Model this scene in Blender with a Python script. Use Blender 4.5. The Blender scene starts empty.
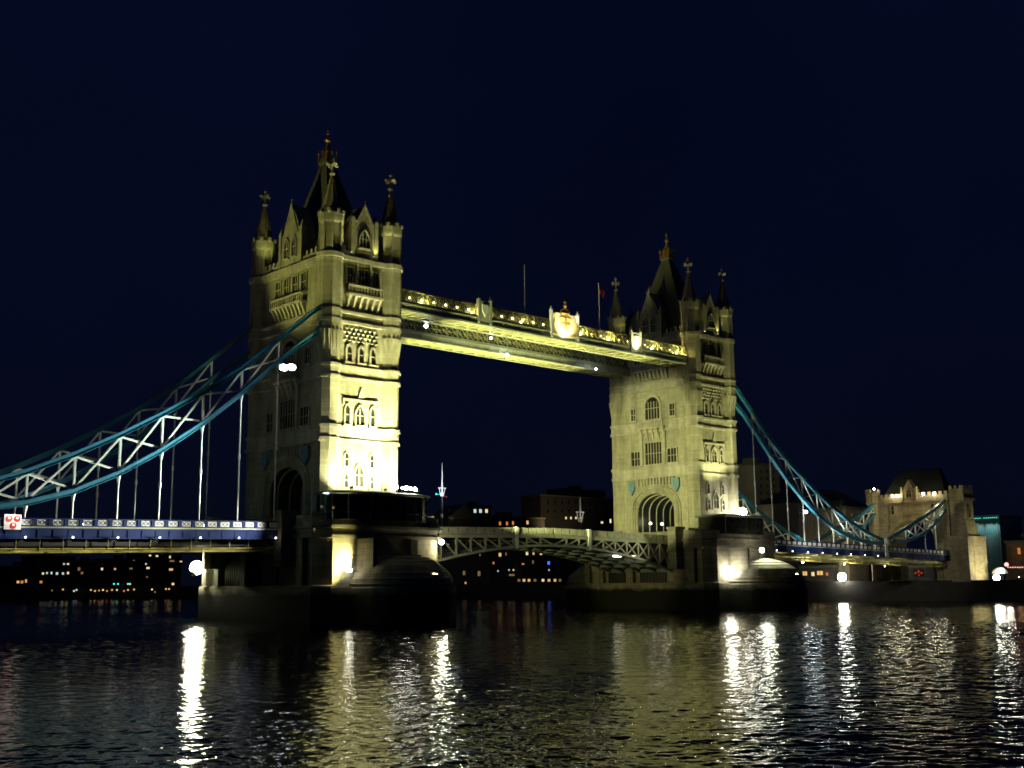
import bpy, math, random
from mathutils import Vector, Matrix
random.seed(7)
C = bpy.context.scene
COL = C.collection
R = math.radians

# ------------------------------------------------------------------ camera
CAM = Vector((-95.707, -146.494, 5.0))
YAW, PIT, ROL, FPX = 0.743475, 0.170917, -0.007529, 1156.2
def cam_axes():
    cy, sy = math.cos(YAW), math.sin(YAW)
    f = Vector((sy*math.cos(PIT), cy*math.cos(PIT), math.sin(PIT)))
    r = Vector((cy, -sy, 0)); u = r.cross(f)
    r2 = r*math.cos(ROL) + u*math.sin(ROL); u2 = -r*math.sin(ROL) + u*math.cos(ROL)
    return r2, u2, f
AR, AU, AF = cam_axes()
cam = bpy.data.cameras.new('camera'); co = bpy.data.objects.new('camera', cam); COL.objects.link(co)
M3 = Matrix((AR, AU, -AF)).transposed()
co.matrix_world = Matrix.Translation(CAM) @ M3.to_4x4()
cam.sensor_width = 36; cam.lens = 36*FPX/1024; cam.clip_start = .5; cam.clip_end = 20000
C.camera = co

# ------------------------------------------------------------------ world (night sky)
W = bpy.data.worlds.new('World'); C.world = W; W.use_nodes = True
nt = W.node_tree; nt.nodes.clear()
out = nt.nodes.new('ShaderNodeOutputWorld'); bg = nt.nodes.new('ShaderNodeBackground')
tc = nt.nodes.new('ShaderNodeTexCoord'); sp = nt.nodes.new('ShaderNodeSeparateXYZ')
rp = nt.nodes.new('ShaderNodeValToRGB')
nz = nt.nodes.new('ShaderNodeTexNoise'); nz.inputs['Scale'].default_value = 2.2; nz.inputs['Detail'].default_value = 3
mx = nt.nodes.new('ShaderNodeMix'); mx.data_type = 'RGBA'; mx.blend_type = 'MULTIPLY'; mx.inputs[0].default_value = .55
e = rp.color_ramp.elements
e[0].position = 0.0; e[0].color = (.0017, .0027, .0080, 1)
e[1].position = .55; e[1].color = (.0013, .0031, .0160, 1)
m = rp.color_ramp.elements.new(.16); m.color = (.0014, .0027, .0112, 1)
nt.links.new(tc.outputs['Generated'], sp.inputs[0]); nt.links.new(sp.outputs['Z'], rp.inputs[0])
nt.links.new(tc.outputs['Generated'], nz.inputs['Vector'])
nr = nt.nodes.new('ShaderNodeMapRange'); nr.inputs['From Min'].default_value = .3; nr.inputs['From Max'].default_value = .7
nr.inputs['To Min'].default_value = .55; nr.inputs['To Max'].default_value = 1.25
nt.links.new(nz.outputs['Fac'], nr.inputs['Value'])
nt.links.new(rp.outputs[0], mx.inputs[6]); nt.links.new(nr.outputs[0], mx.inputs[7])
nt.links.new(mx.outputs[2], bg.inputs['Color']); bg.inputs['Strength'].default_value = 1.0
nt.links.new(bg.outputs[0], out.inputs['Surface'])
C.view_settings.view_transform = 'Standard'; C.view_settings.look = 'None'
C.view_settings.exposure = 0; C.view_settings.gamma = 1
C.cycles.use_denoising = True
C.cycles.max_bounces = 5; C.cycles.diffuse_bounces = 2; C.cycles.glossy_bounces = 3
C.cycles.sample_clamp_indirect = 6
C.cycles.filter_width = 1.65

# ------------------------------------------------------------------ helpers
BASE = {}
def at(u, v, Y=None, X=None, Z=None):
    d = AF + AR*((u-512)/FPX) - AU*((v-384)/FPX)
    t = (Y-CAM.y)/d.y if Y is not None else (X-CAM.x)/d.x if X is not None else (Z-CAM.z)/d.z
    return CAM + d*t
def tag(o, label=None, cat=None, group=None, kind=None):
    if label: o['label'] = label
    if cat: o['category'] = cat
    if group: o['group'] = group
    if kind: o['kind'] = kind
    return o
def thing(name, label, cat, loc=(0, 0, 0), group=None):
    o = bpy.data.objects.new(name, None); COL.objects.link(o); o.location = loc
    o.empty_display_size = .3
    BASE[o.name] = Vector(loc)
    return tag(o, label, cat, group)
def copy_tree(o, parent=None):
    c = o.copy(); COL.objects.link(c); c.parent = parent
    for ch in list(o.children):
        copy_tree(ch, c)
    return c
def world_base(o):
    b = Vector((0, 0, 0))
    while o is not None:
        b = b + o.location; o = o.parent
    return b

class MB:
    def __init__(s): s.v = []; s.f = []
    def add(s, vs, fs):
        n = len(s.v); s.v += [tuple(v) for v in vs]; s.f += [[n+i for i in f] for f in fs]
    def box(s, x0, x1, y0, y1, z0, z1):
        x0, x1 = min(x0, x1), max(x0, x1); y0, y1 = min(y0, y1), max(y0, y1); z0, z1 = min(z0, z1), max(z0, z1)
        s.add([(x, y, z) for z in (z0, z1) for y in (y0, y1) for x in (x0, x1)],
              [(0, 2, 3, 1), (4, 5, 7, 6), (0, 1, 5, 4), (2, 6, 7, 3), (0, 4, 6, 2), (1, 3, 7, 5)])
    def rings(s, rings, cap=True):
        n = len(rings[0]); vs = [p for r in rings for p in r]; fs = []
        for k in range(len(rings)-1):
            for i in range(n):
                j = (i+1) % n
                fs.append((k*n+i, k*n+j, (k+1)*n+j, (k+1)*n+i))
        if cap:
            fs.append(tuple(range(n-1, -1, -1))); fs.append(tuple((len(rings)-1)*n+i for i in range(n)))
        s.add(vs, fs)
    def lathe(s, cx, cy, prof, n=8, rot=None, sx=1, sy=1):
        if rot is None: rot = math.pi/n
        s.rings([[(cx+sx*r*math.cos(rot+2*math.pi*i/n), cy+sy*r*math.sin(rot+2*math.pi*i/n), z) for i in range(n)] for z, r in prof])
    def extr(s, poly, T0, T1):
        # poly of 2-D points; T0/T1 map a 2-D point to 3-D
        s.rings([[T0(*p) for p in poly], [T1(*p) for p in poly]])
    def strip(s, outer, inner, T0, T1, closed=False):
        n = len(outer); N = n if closed else n-1
        vs = [T0(*p) for p in outer]+[T0(*p) for p in inner]+[T1(*p) for p in outer]+[T1(*p) for p in inner]
        fs = []
        for i in range(N):
            j = (i+1) % n
            fs += [(i, j, n+j, n+i), (2*n+i, 3*n+i, 3*n+j, 2*n+j), (i, 2*n+i, 2*n+j, j), (n+i, n+j, 3*n+j, 3*n+i)]
        if not closed:
            fs += [(0, n, 3*n, 2*n), (n-1, 3*n-1, 4*n-1, 2*n-1)]
        s.add(vs, fs)
    def bar(s, p, q, w, h=None):
        p, q = Vector(p), Vector(q); h = h or w
        d = (q-p).normalized(); up = Vector((0, 0, 1))
        if abs(d.z) > .98: up = Vector((0, 1, 0))
        a = d.cross(up).normalized()*w/2; b = a.cross(d).normalized()*h/2
        s.rings([[p-a-b, p+a-b, p+a+b, p-a+b], [q-a-b, q+a-b, q+a+b, q-a+b]])
    def tube(s, p, q, r, n=8, r2=None):
        p, q = Vector(p), Vector(q); d = (q-p).normalized(); r2 = r if r2 is None else r2
        up = Vector((0, 0, 1)) if abs(d.z) < .98 else Vector((0, 1, 0))
        a = d.cross(up).normalized(); b = a.cross(d)
        s.rings([[c+(a*math.cos(t)+b*math.sin(t))*rr for t in [2*math.pi*i/n for i in range(n)]] for c, rr in ((p, r), (q, r2))])
    def ball(s, c, r, n=10, k=6, sz=1):
        s.lathe(c[0], c[1], [(c[2]+r*sz*math.sin(t), max(r*math.cos(t), r*.02)) for t in [-math.pi/2+math.pi*i/k for i in range(k+1)]], n)
    def build(s, name, mat, parent=None, smooth=False):
        b = world_base(parent) if parent else Vector((0, 0, 0))
        me = bpy.data.meshes.new(name)
        me.from_pydata([(v[0]-b.x, v[1]-b.y, v[2]-b.z) for v in s.v], [], s.f)
        me.materials.append(mat); me.validate(); me.update()
        import bmesh
        bm = bmesh.new(); bm.from_mesh(me); bmesh.ops.recalc_face_normals(bm, faces=bm.faces); bm.to_mesh(me); bm.free()
        if smooth:
            for p in me.polygons: p.use_smooth = True
        o = bpy.data.objects.new(name, me); COL.objects.link(o); o.parent = parent
        return o

# ------------------------------------------------------------------ materials
def mat(name, col, rough=.7, metal=0, var=.25, nscale=1.0, bump=0.0, bscale=6.0, emit=None, estr=0, spec=.5):
    m = bpy.data.materials.new(name); m.use_nodes = True
    n = m.node_tree.nodes; l = m.node_tree.links; b = n['Principled BSDF']
    b.inputs['Roughness'].default_value = rough; b.inputs['Metallic'].default_value = metal
    b.inputs['Specular IOR Level'].default_value = spec
    t = n.new('ShaderNodeTexCoord')
    no = n.new('ShaderNodeTexNoise'); no.inputs['Scale'].default_value = nscale; no.inputs['Detail'].default_value = 6
    no.inputs['Roughness'].default_value = .65
    l.new(t.outputs['Object'], no.inputs['Vector'])
    r = n.new('ShaderNodeValToRGB'); r.color_ramp.elements[0].position = .3; r.color_ramp.elements[1].position = .72
    c = Vector(col); lo = c*(1-var); hi = c*(1+var*.6)
    r.color_ramp.elements[0].color = (*lo, 1); r.color_ramp.elements[1].color = (*hi, 1)
    l.new(no.outputs['Fac'], r.inputs[0]); l.new(r.outputs[0], b.inputs['Base Color'])
    if bump:
        bn = n.new('ShaderNodeTexNoise'); bn.inputs['Scale'].default_value = bscale; bn.inputs['Detail'].default_value = 4
        l.new(t.outputs['Object'], bn.inputs['Vector'])
        bp = n.new('ShaderNodeBump'); bp.inputs['Strength'].default_value = bump; bp.inputs['Distance'].default_value = .05
        l.new(bn.outputs['Fac'], bp.inputs['Height']); l.new(bp.outputs[0], b.inputs['Normal'])
    if emit:
        b.inputs['Emission Color'].default_value = (*emit, 1); b.inputs['Emission Strength'].default_value = estr
    return m

def ashlar(name, col, bw=1.1, bh=.42, var=.22, tide=False, mortar=.78, bump=.5, streak=.5):
    """coursed stone blocks; tide = weed and slime below the tide line"""
    m = bpy.data.materials.new(name); m.use_nodes = True
    n = m.node_tree.nodes; l = m.node_tree.links; b = n['Principled BSDF']
    b.inputs['Roughness'].default_value = .85; b.inputs['Specular IOR Level'].default_value = .2
    t = n.new('ShaderNodeTexCoord'); g = n.new('ShaderNodeNewGeometry')
    s = n.new('ShaderNodeSeparateXYZ'); l.new(t.outputs['Object'], s.inputs[0])
    a = n.new('ShaderNodeMath'); a.operation = 'ADD'; l.new(s.outputs[0], a.inputs[0]); l.new(s.outputs[1], a.inputs[1])
    c = n.new('ShaderNodeCombineXYZ'); l.new(a.outputs[0], c.inputs[0]); l.new(s.outputs[2], c.inputs[1])
    br = n.new('ShaderNodeTexBrick'); br.inputs['Scale'].default_value = 1
    br.inputs['Brick Width'].default_value = bw; br.inputs['Row Height'].default_value = bh
    br.inputs['Mortar Size'].default_value = .022; br.inputs['Mortar Smooth'].default_value = .3; br.inputs['Bias'].default_value = 0
    v = Vector(col)
    br.inputs['Color1'].default_value = (*(v*(1-var*.5)), 1); br.inputs['Color2'].default_value = (*(v*(1+var*.35)), 1)
    br.inputs['Mortar'].default_value = (*(v*mortar), 1)
    l.new(c.outputs[0], br.inputs['Vector'])
    no = n.new('ShaderNodeTexNoise'); no.inputs['Scale'].default_value = .35; no.inputs['Detail'].default_value = 7; no.inputs['Roughness'].default_value = .7
    mp = n.new('ShaderNodeMapping'); mp.inputs['Scale'].default_value = (1.6, 1.6, .35)      # rain streaks run down the wall
    l.new(t.outputs['Object'], mp.inputs[0]); l.new(mp.outputs[0], no.inputs['Vector'])
    mr = n.new('ShaderNodeMapRange'); mr.inputs['From Min'].default_value = .3; mr.inputs['From Max'].default_value = .7
    mr.inputs['To Min'].default_value = 1-streak; mr.inputs['To Max'].default_value = 1+streak*.4
    l.new(no.outputs['Fac'], mr.inputs['Value'])
    mx = n.new('ShaderNodeMix'); mx.data_type = 'RGBA'; mx.blend_type = 'MULTIPLY'; mx.inputs[0].default_value = 1
    l.new(br.outputs['Color'], mx.inputs[6]); l.new(mr.outputs[0], mx.inputs[7])
    res = mx.outputs[2]
    if tide:
        s2 = n.new('ShaderNodeSeparateXYZ'); l.new(g.outputs['Position'], s2.inputs[0])
        nn = n.new('ShaderNodeTexNoise'); nn.inputs['Scale'].default_value = .5; nn.inputs['Detail'].default_value = 5
        l.new(t.outputs['Object'], nn.inputs['Vector'])
        ad = n.new('ShaderNodeMath'); ad.operation = 'MULTIPLY_ADD'; ad.inputs[1].default_value = 1.1
        l.new(nn.outputs['Fac'], ad.inputs[0]); l.new(s2.outputs[2], ad.inputs[2])
        mr2 = n.new('ShaderNodeMapRange'); mr2.inputs['From Min'].default_value = 4.1; mr2.inputs['From Max'].default_value = 4.8
        l.new(ad.outputs[0], mr2.inputs['Value'])
        m2 = n.new('ShaderNodeMix'); m2.data_type = 'RGBA'; m2.inputs[6].default_value = (.012, .014, .008, 1)
        l.new(mr2.outputs[0], m2.inputs[0]); l.new(res, m2.inputs[7]); res = m2.outputs[2]
    l.new(res, b.inputs['Base Color'])
    bp = n.new('ShaderNodeBump'); bp.inputs['Strength'].default_value = bump; bp.inputs['Distance'].default_value = .06
    n3 = n.new('ShaderNodeTexNoise'); n3.inputs['Scale'].default_value = 5; n3.inputs['Detail'].default_value = 5
    l.new(t.outputs['Object'], n3.inputs['Vector'])
    ma = n.new('ShaderNodeMath'); ma.operation = 'MULTIPLY_ADD'; ma.inputs[1].default_value = .5
    sb = n.new('ShaderNodeMath'); sb.operation = 'SUBTRACT'; sb.inputs[0].default_value = 1; l.new(br.outputs['Fac'], sb.inputs[1])
    l.new(n3.outputs['Fac'], ma.inputs[0]); l.new(sb.outputs[0], ma.inputs[2])
    l.new(ma.outputs[0], bp.inputs['Height']); l.new(bp.outputs[0], b.inputs['Normal'])
    return m

def glow(name, col, strength):
    m = bpy.data.materials.new(name); m.use_nodes = True
    n = m.node_tree.nodes; l = m.node_tree.links; n.clear()
    o = n.new('ShaderNodeOutputMaterial'); e = n.new('ShaderNodeEmission')
    e.inputs[0].default_value = (*col, 1); e.inputs[1].default_value = strength
    l.new(e.outputs[0], o.inputs[0]); return m

M = dict(
    stone=ashlar('portland_stone', (.43, .40, .27)),
    trim=ashlar('pale_trim_stone', (.51, .475, .35), bw=1.6, bh=.9, var=.2, bump=.3),
    granite=ashlar('pier_granite', (.24, .22, .16), bw=1.7, bh=.75, tide=True, var=.5, mortar=.45),
    brickstone=ashlar('abutment_stone', (.30, .25, .155), var=.4),
    slate=mat('roof_slate', (.125, .125, .070), .6, var=.4, nscale=3, bump=.6, bscale=5),
    slate2=mat('shade_darkened_slate', (.016, .02, .014), .6, var=.4, nscale=3, bump=.6, bscale=5),  # darkened copy of the slate, shade of the roof put into its colour
    spire=mat('spire_stone', (.32, .27, .17), .8, var=.4, nscale=2, bump=.5),
    glass=mat('dark_window_glass', (.030, .030, .022), .15, var=.3),
    blue=mat('teal_blue_paint', (.028, .175, .26), .4, var=.25, nscale=.8),
    leafpaint=mat('dull_cream_bascule_paint', (.40, .40, .27), .5, var=.35, nscale=.8),
    pipe=mat('yellow_pipe_paint', (.40, .35, .09), .5, var=.3),
    shield=mat('pale_blue_shield_enamel', (.17, .30, .36), .5, var=.4, nscale=2),
    navy=mat('royal_blue_paint', (.007, .022, .11), .65, spec=.15, var=.3, nscale=.6),
    cream=mat('cream_white_paint', (.62, .64, .55), .45, var=.2, nscale=.7),
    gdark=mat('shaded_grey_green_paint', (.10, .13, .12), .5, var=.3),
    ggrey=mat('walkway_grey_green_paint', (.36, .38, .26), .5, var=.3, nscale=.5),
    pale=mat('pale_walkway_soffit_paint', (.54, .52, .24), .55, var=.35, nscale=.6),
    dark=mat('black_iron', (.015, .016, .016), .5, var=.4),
    gold=mat('gilding', (.75, .46, .10), .35, metal=.7, var=.3, nscale=4),
    crest=mat('pale_gilded_carving', (.85, .66, .30), .4, metal=.15, var=.4, nscale=6),
    white=mat('white_paint', (.78, .78, .75), .5, var=.1),
    red=mat('red_enamel', (.55, .02, .03), .4, var=.15),
    asphalt=mat('asphalt', (.05, .05, .05), .9, var=.3),
    city=mat('dark_city_masonry', (.07, .062, .05), .85, var=.4, nscale=.15),
    paleblock=mat('pale_block_masonry', (.22, .20, .17), .85, var=.3, nscale=.15),
    mud=mat('quay_stone', (.035, .032, .025), .9, var=.4, nscale=.3, bump=.4),
    leaf=mat('ivy_green_slate', (.06, .10, .045), .8, var=.5, nscale=.8),
    bulbq=glow('quay_lamp_glass', (1, .97, .85), 95),
    bulbs=glow('soft_white_lamp', (1, .95, .70), 9),
    bulbw=glow('white_lamp', (1, .97, .80), 60),
    bulbc=glow('cold_white_lamp', (.86, .95, 1), 26),
    bulby=glow('yellow_lamp', (1, .82, .30), 18),
    hot=glow('floodlight_glass', (1, .96, .72), 190),
    winw=glow('lit_window_warm', (1, .60, .20), .9),
    winy=glow('lit_window_yellow', (1, .80, .38), 1.1),
    wino=glow('lit_window_orange', (1, .33, .10), .75),
    winc=glow('lit_window_cool', (.75, .95, .9), .9),
    wdim=glow('lit_window_dim', (1, .62, .25), .22),
    winb=glow('blue_sign_light', (.03, .12, 1), 2.5),
    teal=glow('teal_light', (.08, .9, .7), 1.5),
    redl=glow('red_light', (1, .14, .06), .28),
    pink=glow('pink_bulbs', (1, .45, .42), 2.0),
)
WARM = (.97, 1.0, .46)
OLIVE = (.98, 1.0, .30)
COOL = (.85, .95, 1.0)

def lamp(kind, loc, power, col=WARM, target=None, angle=60, blend=.6, size=.25, parent=None):
    d = bpy.data.lights.new('lamp', kind); d.energy = power; d.color = col; d.shadow_soft_size = size
    o = bpy.data.objects.new('lamp', d); COL.objects.link(o)
    loc = Vector(loc)
    if kind == 'SPOT':
        d.spot_size = R(angle); d.spot_blend = blend
        o.rotation_euler = (Vector(target)-loc).to_track_quat('-Z', 'Y').to_euler()
    if parent:
        o.parent = parent; o.location = loc-world_base(parent)
    else:
        o.location = loc
    return o

def floodlight(loc, target, power, angle, label, col=WARM, blend=.6, s=.5, lens='hot', group=None, foot=None, second=None):
    """box housing on a stirrup, a bright glass and the lamp in front of it"""
    loc = Vector(loc); d = (Vector(target)-loc).normalized()
    f = foot if foot is not None else loc - Vector((0, 0, s*1.1))
    t = thing('floodlight', label, 'floodlight', f, group)
    up = Vector((0, 0, 1)) if abs(d.z) < .97 else Vector((0, 1, 0))
    a = d.cross(up).normalized(); b = a.cross(d)
    h = MB()
    q = lambda c, w, hh: [c-a*w-b*hh, c+a*w-b*hh, c+a*w+b*hh, c-a*w+b*hh]
    h.rings([q(loc-d*s*.55, s*.3, s*.25), q(loc-d*s*.3, s*.5, s*.42), q(loc, s*.62, s*.5)])
    h.build('housing', M['dark'], t)
    g = MB(); g.rings([q(loc+d*.012, s*.52, s*.42), q(loc+d*.03, s*.5, s*.4)]); g.build('lens', M[lens], t)
    k = MB(); k.bar(loc-a*s*.68, Vector(f)-a*s*.1, .07); k.bar(loc+a*s*.68, Vector(f)+a*s*.1, .07)
    k.bar(loc-a*s*.72-d*s*.1, loc+a*s*.72-d*s*.1, .06); k.build('stirrup', M['dark'], t)
    lamp('SPOT', loc+d*.25, power, col, target, angle, blend, s*.35, t)
    return t

# ------------------------------------------------------------------ setting: water and banks
import numpy as np
def water_mat():
    m = bpy.data.materials.new('river_water'); m.use_nodes = True
    n = m.node_tree.nodes; l = m.node_tree.links; b = n['Principled BSDF']
    b.inputs['Base Color'].default_value = (.004, .006, .005, 1); b.inputs['Roughness'].default_value = .085
    b.inputs['IOR'].default_value = 1.33; b.inputs['Specular IOR Level'].default_value = .19
    t = n.new('ShaderNodeTexCoord')
    k = n.new('ShaderNodeTexNoise'); k.inputs['Scale'].default_value = 5; k.inputs['Detail'].default_value = 2
    l.new(t.outputs['Object'], k.inputs['Vector'])
    bp = n.new('ShaderNodeBump'); bp.inputs['Strength'].default_value = .6; bp.inputs['Distance'].default_value = .012
    l.new(k.outputs['Fac'], bp.inputs['Height']); l.new(bp.outputs[0], b.inputs['Normal'])
    return m
def wave_height(x, y):
    """wind chop: many short wave trains in the river's own coordinates"""
    rg = np.random.RandomState(11); z = np.zeros_like(x)
    for i in range(54):
        lam = .20*(3.4/.20)**(i/53.0); k = 2*math.pi/lam
        a = R(60) + rg.normal(0, .75); ph = rg.uniform(0, 6.283)
        slope = .028*(1.0 if lam < .7 else (.7/lam)**.75)
        q = k*(x*math.cos(a)+y*math.sin(a)) + ph + .8*np.sin(.11*x*math.cos(a+1.3)+.13*y*math.sin(a+1.3)+ph*3)
        z += slope/k*(np.sin(q) + .22*np.sin(2*q+1.2))
    g = .75+.35*np.sin(.045*x+.9)*np.sin(.052*y+.4*np.sin(.03*x))+.15*np.sin(.16*x-.11*y)     # gusts
    return z*g
def make_water():
    na = 1000; az = np.linspace(YAW-R(36), YAW+R(36), na)
    rr = [13.0]
    while rr[-1] < 640: rr.append(rr[-1] + .045+.0011*rr[-1])
    rr = np.array(rr); nr2 = len(rr)
    gx = CAM.x+rr[:, None]*np.sin(az)[None, :]; gy = CAM.y+rr[:, None]*np.cos(az)[None, :]
    gz = wave_height(gx, gy)
    co_ = np.stack([gx, gy, gz], -1).reshape(-1, 3)
    i = np.arange(nr2-1)[:, None]*na+np.arange(na-1)[None, :]
    quads = np.stack([i, i+1, i+na+1, i+na], -1).reshape(-1, 4)[:, ::-1]
    S = 6000; nv = len(co_)
    co_ = np.vstack([co_, [(-S, -S, -.45), (S, -S, -.45), (S, S, -.45), (-S, S, -.45)]])
    quads = np.vstack([quads, [[nv, nv+1, nv+2, nv+3]]])
    me = bpy.data.meshes.new('river_water')
    me.vertices.add(len(co_)); me.vertices.foreach_set('co', co_.astype(np.float32).ravel())
    me.loops.add(quads.size); me.loops.foreach_set('vertex_index', quads.astype(np.int32).ravel())
    me.polygons.add(len(quads)); me.polygons.foreach_set('loop_start', np.arange(0, quads.size, 4, dtype=np.int32))
    me.polygons.foreach_set('use_smooth', np.ones(len(quads), dtype=bool))
    me.materials.append(water_mat()); me.update(calc_edges=True)
    o = bpy.data.objects.new('river_water', me); COL.objects.link(o); return o
tag(make_water(), 'dark choppy river reflecting the bridge floodlights', kind='structure')

BANK = [(173.5, -700), (173.5, 60), (186, 120), (170, 250), (95, 340), (-10, 420), (-180, 520), (-800, 700)]
w = MB()
pol = BANK + [(-5000, 900), (-5000, 5500), (5500, 5500), (5500, -5500), (173.5, -5500)]
w.rings([[(x, y, -1) for x, y in pol], [(x, y, 5.0) for x, y in pol]])
tag(w.build('far_bank', M['mud']), 'dark stone embankment and land across the river', kind='structure')
w = MB()
q = CAM - Vector((AF.x, AF.y, 0)).normalized()*30
nb = Vector((AF.x, AF.y, 0)).normalized(); nr_ = Vector((nb.y, -nb.x, 0))
P = [CAM+nb*2.5-nr_*60, CAM+nb*2.5+nr_*25, CAM-nb*200+nr_*25, CAM-nb*200-nr_*60]
w.rings([[(p.x, p.y, -1) for p in P], [(p.x, p.y, 3.3) for p in P]])
tag(w.build('near_bank', M['mud']), 'stone embankment the view is taken from', kind='structure')

# ------------------------------------------------------------------ piers
PTOP = 13.6
def arc(cx, cy, r, a0, a1, n):
    return [(cx+r*math.cos(R(a0+(a1-a0)*i/n)), cy+r*math.sin(R(a0+(a1-a0)*i/n))) for i in range(n+1)]
def make_pier(X):
    t = thing('river_pier', 'granite river pier with round nose, carrying the nearer, brightly floodlit tower', 'bridge pier', (X, 0, 0), 'river piers of the bridge')
    def plan(o, ch=1.9):
        x, y = 10.65+o, 16.6+o
        return [(X-x, -y+ch), (X-x+ch, -y), (X+x-ch, -y), (X+x, -y+ch), (X+x, y-ch), (X+x-ch, y), (X-x+ch, y), (X-x, y-ch)]
    b = MB()
    b.rings([[(x, y, z) for x, y in plan(o)] for z, o in ((-2, .55), (4.6, .55), (4.9, .5), (4.95, 0), (11.2, 0))])
    b.build('body', M['granite'], t)
    for sg in (-1, 1):
        c = MB()
        pts = [(X-6.2, sg*16.6)] + [(X+6.2*math.cos(R(a)), sg*(22+6.2*math.sin(R(a)))) for a in range(180, -1, -12)] + [(X+6.2, sg*16.6)]
        c.extr(pts, lambda x, y: (x, y, -2), lambda x, y: (x, y, 4.55))
        # domed cap
        def cap(q, z): return [(X+(x-X)*q, sg*17+(y-sg*17)*q+sg*5*(1-q)*.55, z) for x, y in pts]
        rr = []; nk = 9
        for k in range(nk):                                     # stone courses, each set back on the one below
            f0, f1 = k/nk, (k+1)/nk
            q0, q1 = math.cos(f0*math.pi/2*.94), math.cos(f1*math.pi/2*.94)
            z0, z1 = 4.56+4.5*math.sin(f0*math.pi/2)**1.2, 4.56+4.5*math.sin(f1*math.pi/2)**1.2
            rr += [cap(q0*.985 if k else 1, z0+.02), cap(q0*.965, z0+.16), cap(q1, z1)]
        c.rings(rr)
        c.build('cutwater', M['granite'], t)
    k = MB()
    for z0, z1, o in ((11.2, 11.6, .35), (11.6, 12.5, .12), (12.5, 12.9, .5), (12.9, PTOP, .2)):
        k.rings([[(x, y, z) for x, y in plan(o)] for z in (z0+.002, z1)])
    k.build('cornice', M['granite'], t)
    for sg in (-1, 1):
        for x0, x1, yb in ((-4.9, -4.2, 20.4), (3.7, 4.8, 17.5)):
            u = MB(); u.box(X+x0, X+x1, sg*16.4, sg*yb, 4.97, 11.1); u.build('buttress', M['granite'], t)
        for y0, y1 in ((9.0, 10.2), (1.3, 2.6), (-13.5, -12.3), (12.6, 13.8)):
            u = MB(); u.box(X+sg*10.5, X+sg*11.5, y0, y1, 4.97, 11.15); u.build('buttress', M['granite'], t)
        for sy in (-1, 1):
            u = MB(); u.box(X+sg*10.5, X+sg*12.95, sy*8.7, sy*10.6, 7.4, 14.6); u.box(X+sg*10.4, X+sg*13.1, sy*8.55, sy*10.75, 14.6, 15.0); u.build('deck_pylon', M['granite'], t)
    for sg in (-1, 1):
        for y0, y1, z1 in ((-6.4, .2, 9.2), (3.8, 8.3, 9.8)):  # iron gates of the counterweight chamber
            u = MB(); u.box(X+sg*10.6, X+sg*10.72, y0, y1, 4.97, z1)
            k = y0+.3
            while k < y1: u.box(X+sg*10.71, X+sg*10.85, k-.06, k+.06, 5.0, z1-.05); k += .55
            u.box(X+sg*10.5, X+sg*10.95, y0-.25, y1+.25, z1, z1+.35); u.build('chamber_opening', M['dark'], t)
    r = MB()
    pl = plan(.1)
    r.strip(pl, plan(-.45), lambda x, y: (x, y, PTOP+.003), lambda x, y: (x, y, PTOP+.75), True)
    # gaps for the roadway are closed by the deck ends
    r.build('parapet', M['granite'], t)
    return t
XN, XF = 0.0, 82.3
pier = make_pier(XN)
p2 = copy_tree(pier); p2.location.x = XF
p2['label'] = 'granite river pier under the farther tower, at the right end of the lifting span'

# ------------------------------------------------------------------ towers
A, B = 5.29, 9.5
WX, WY = A+.55, B+.55
ZB = PTOP
def face(fc, X=0):
    """(along, height, outward) on a wall; along runs left to right seen from outside"""
    if fc == '-y': return lambda s, z, n: (X+s, -(WY+n), z)
    if fc == '+y': return lambda s, z, n: (X-s, WY+n, z)
    if fc == '-x': return lambda s, z, n: (X-(WX+n), -s, z)
    return lambda s, z, n: (X+WX+n, s, z)
def fbox(mb, F, s0, s1, z0, z1, n0, n1):
    mb.rings([[F(s0, z0, n0), F(s1, z0, n0), F(s1, z1, n0), F(s0, z1, n0)], [F(s0, z0, n1), F(s1, z0, n1), F(s1, z1, n1), F(s0, z1, n1)]])
def archpoly(s, w, z0, z1, pointed=.6, n=8):
    """outline of an arched light from its left foot over the top to its right foot"""
    h = w/2; rise = min(h*(1+pointed), (z1-z0)*.6); zs = z1-rise
    pts = [(s-h, z0)]
    for i in range(n+1):
        a = math.pi*(1-i/n); x = math.cos(a)*h
        y = math.sin(a)**(1.0)*rise if pointed < .3 else (1-abs(x/h)**1.55)*rise
        pts.append((s+x, zs+y))
    pts.append((s+h, z0)); return pts
def window(parent, F, s, z0, z1, w, lights=2, arched=True, trans=True, sur=.28, mat_=None, n0=0.0, pointed=.6):
    pts = archpoly(s, w, z0, z1, pointed) if arched else [(s-w/2, z0), (s-w/2, z1), (s+w/2, z1), (s+w/2, z0)]
    p = MB(); p.extr(pts, lambda a, b: F(a, b, n0-.1), lambda a, b: F(a, b, n0+.03))
    o = p.build('window', M['glass'], parent)
    f = MB(); cz = (z0+z1)/2
    outp = [(s+(a-s)*(1+2*sur/w), b if b <= z0+.01 else b+sur*(.9 if abs(a-s) < w*.45 else .4)) for a, b in pts]
    f.strip(outp, pts, lambda a, b: F(a, b, n0-.05), lambda a, b: F(a, b, n0+.26))
    fbox(f, F, s-w/2-sur*1.3, s+w/2+sur*1.3, z0-.28, z0-.002, n0-.05, n0+.34)
    for i in range(1, lights):
        a = s-w/2+w*i/lights
        fbox(f, F, a-.07, a+.07, z0, z1-(.25*w if arched else 0), n0+.028, n0+.16)
    if trans:
        fbox(f, F, s-w/2, s+w/2, cz-.06, cz+.06, n0+.027, n0+.15)
    f.build('frame', mat_ or M['trim'], o)
    return o

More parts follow.
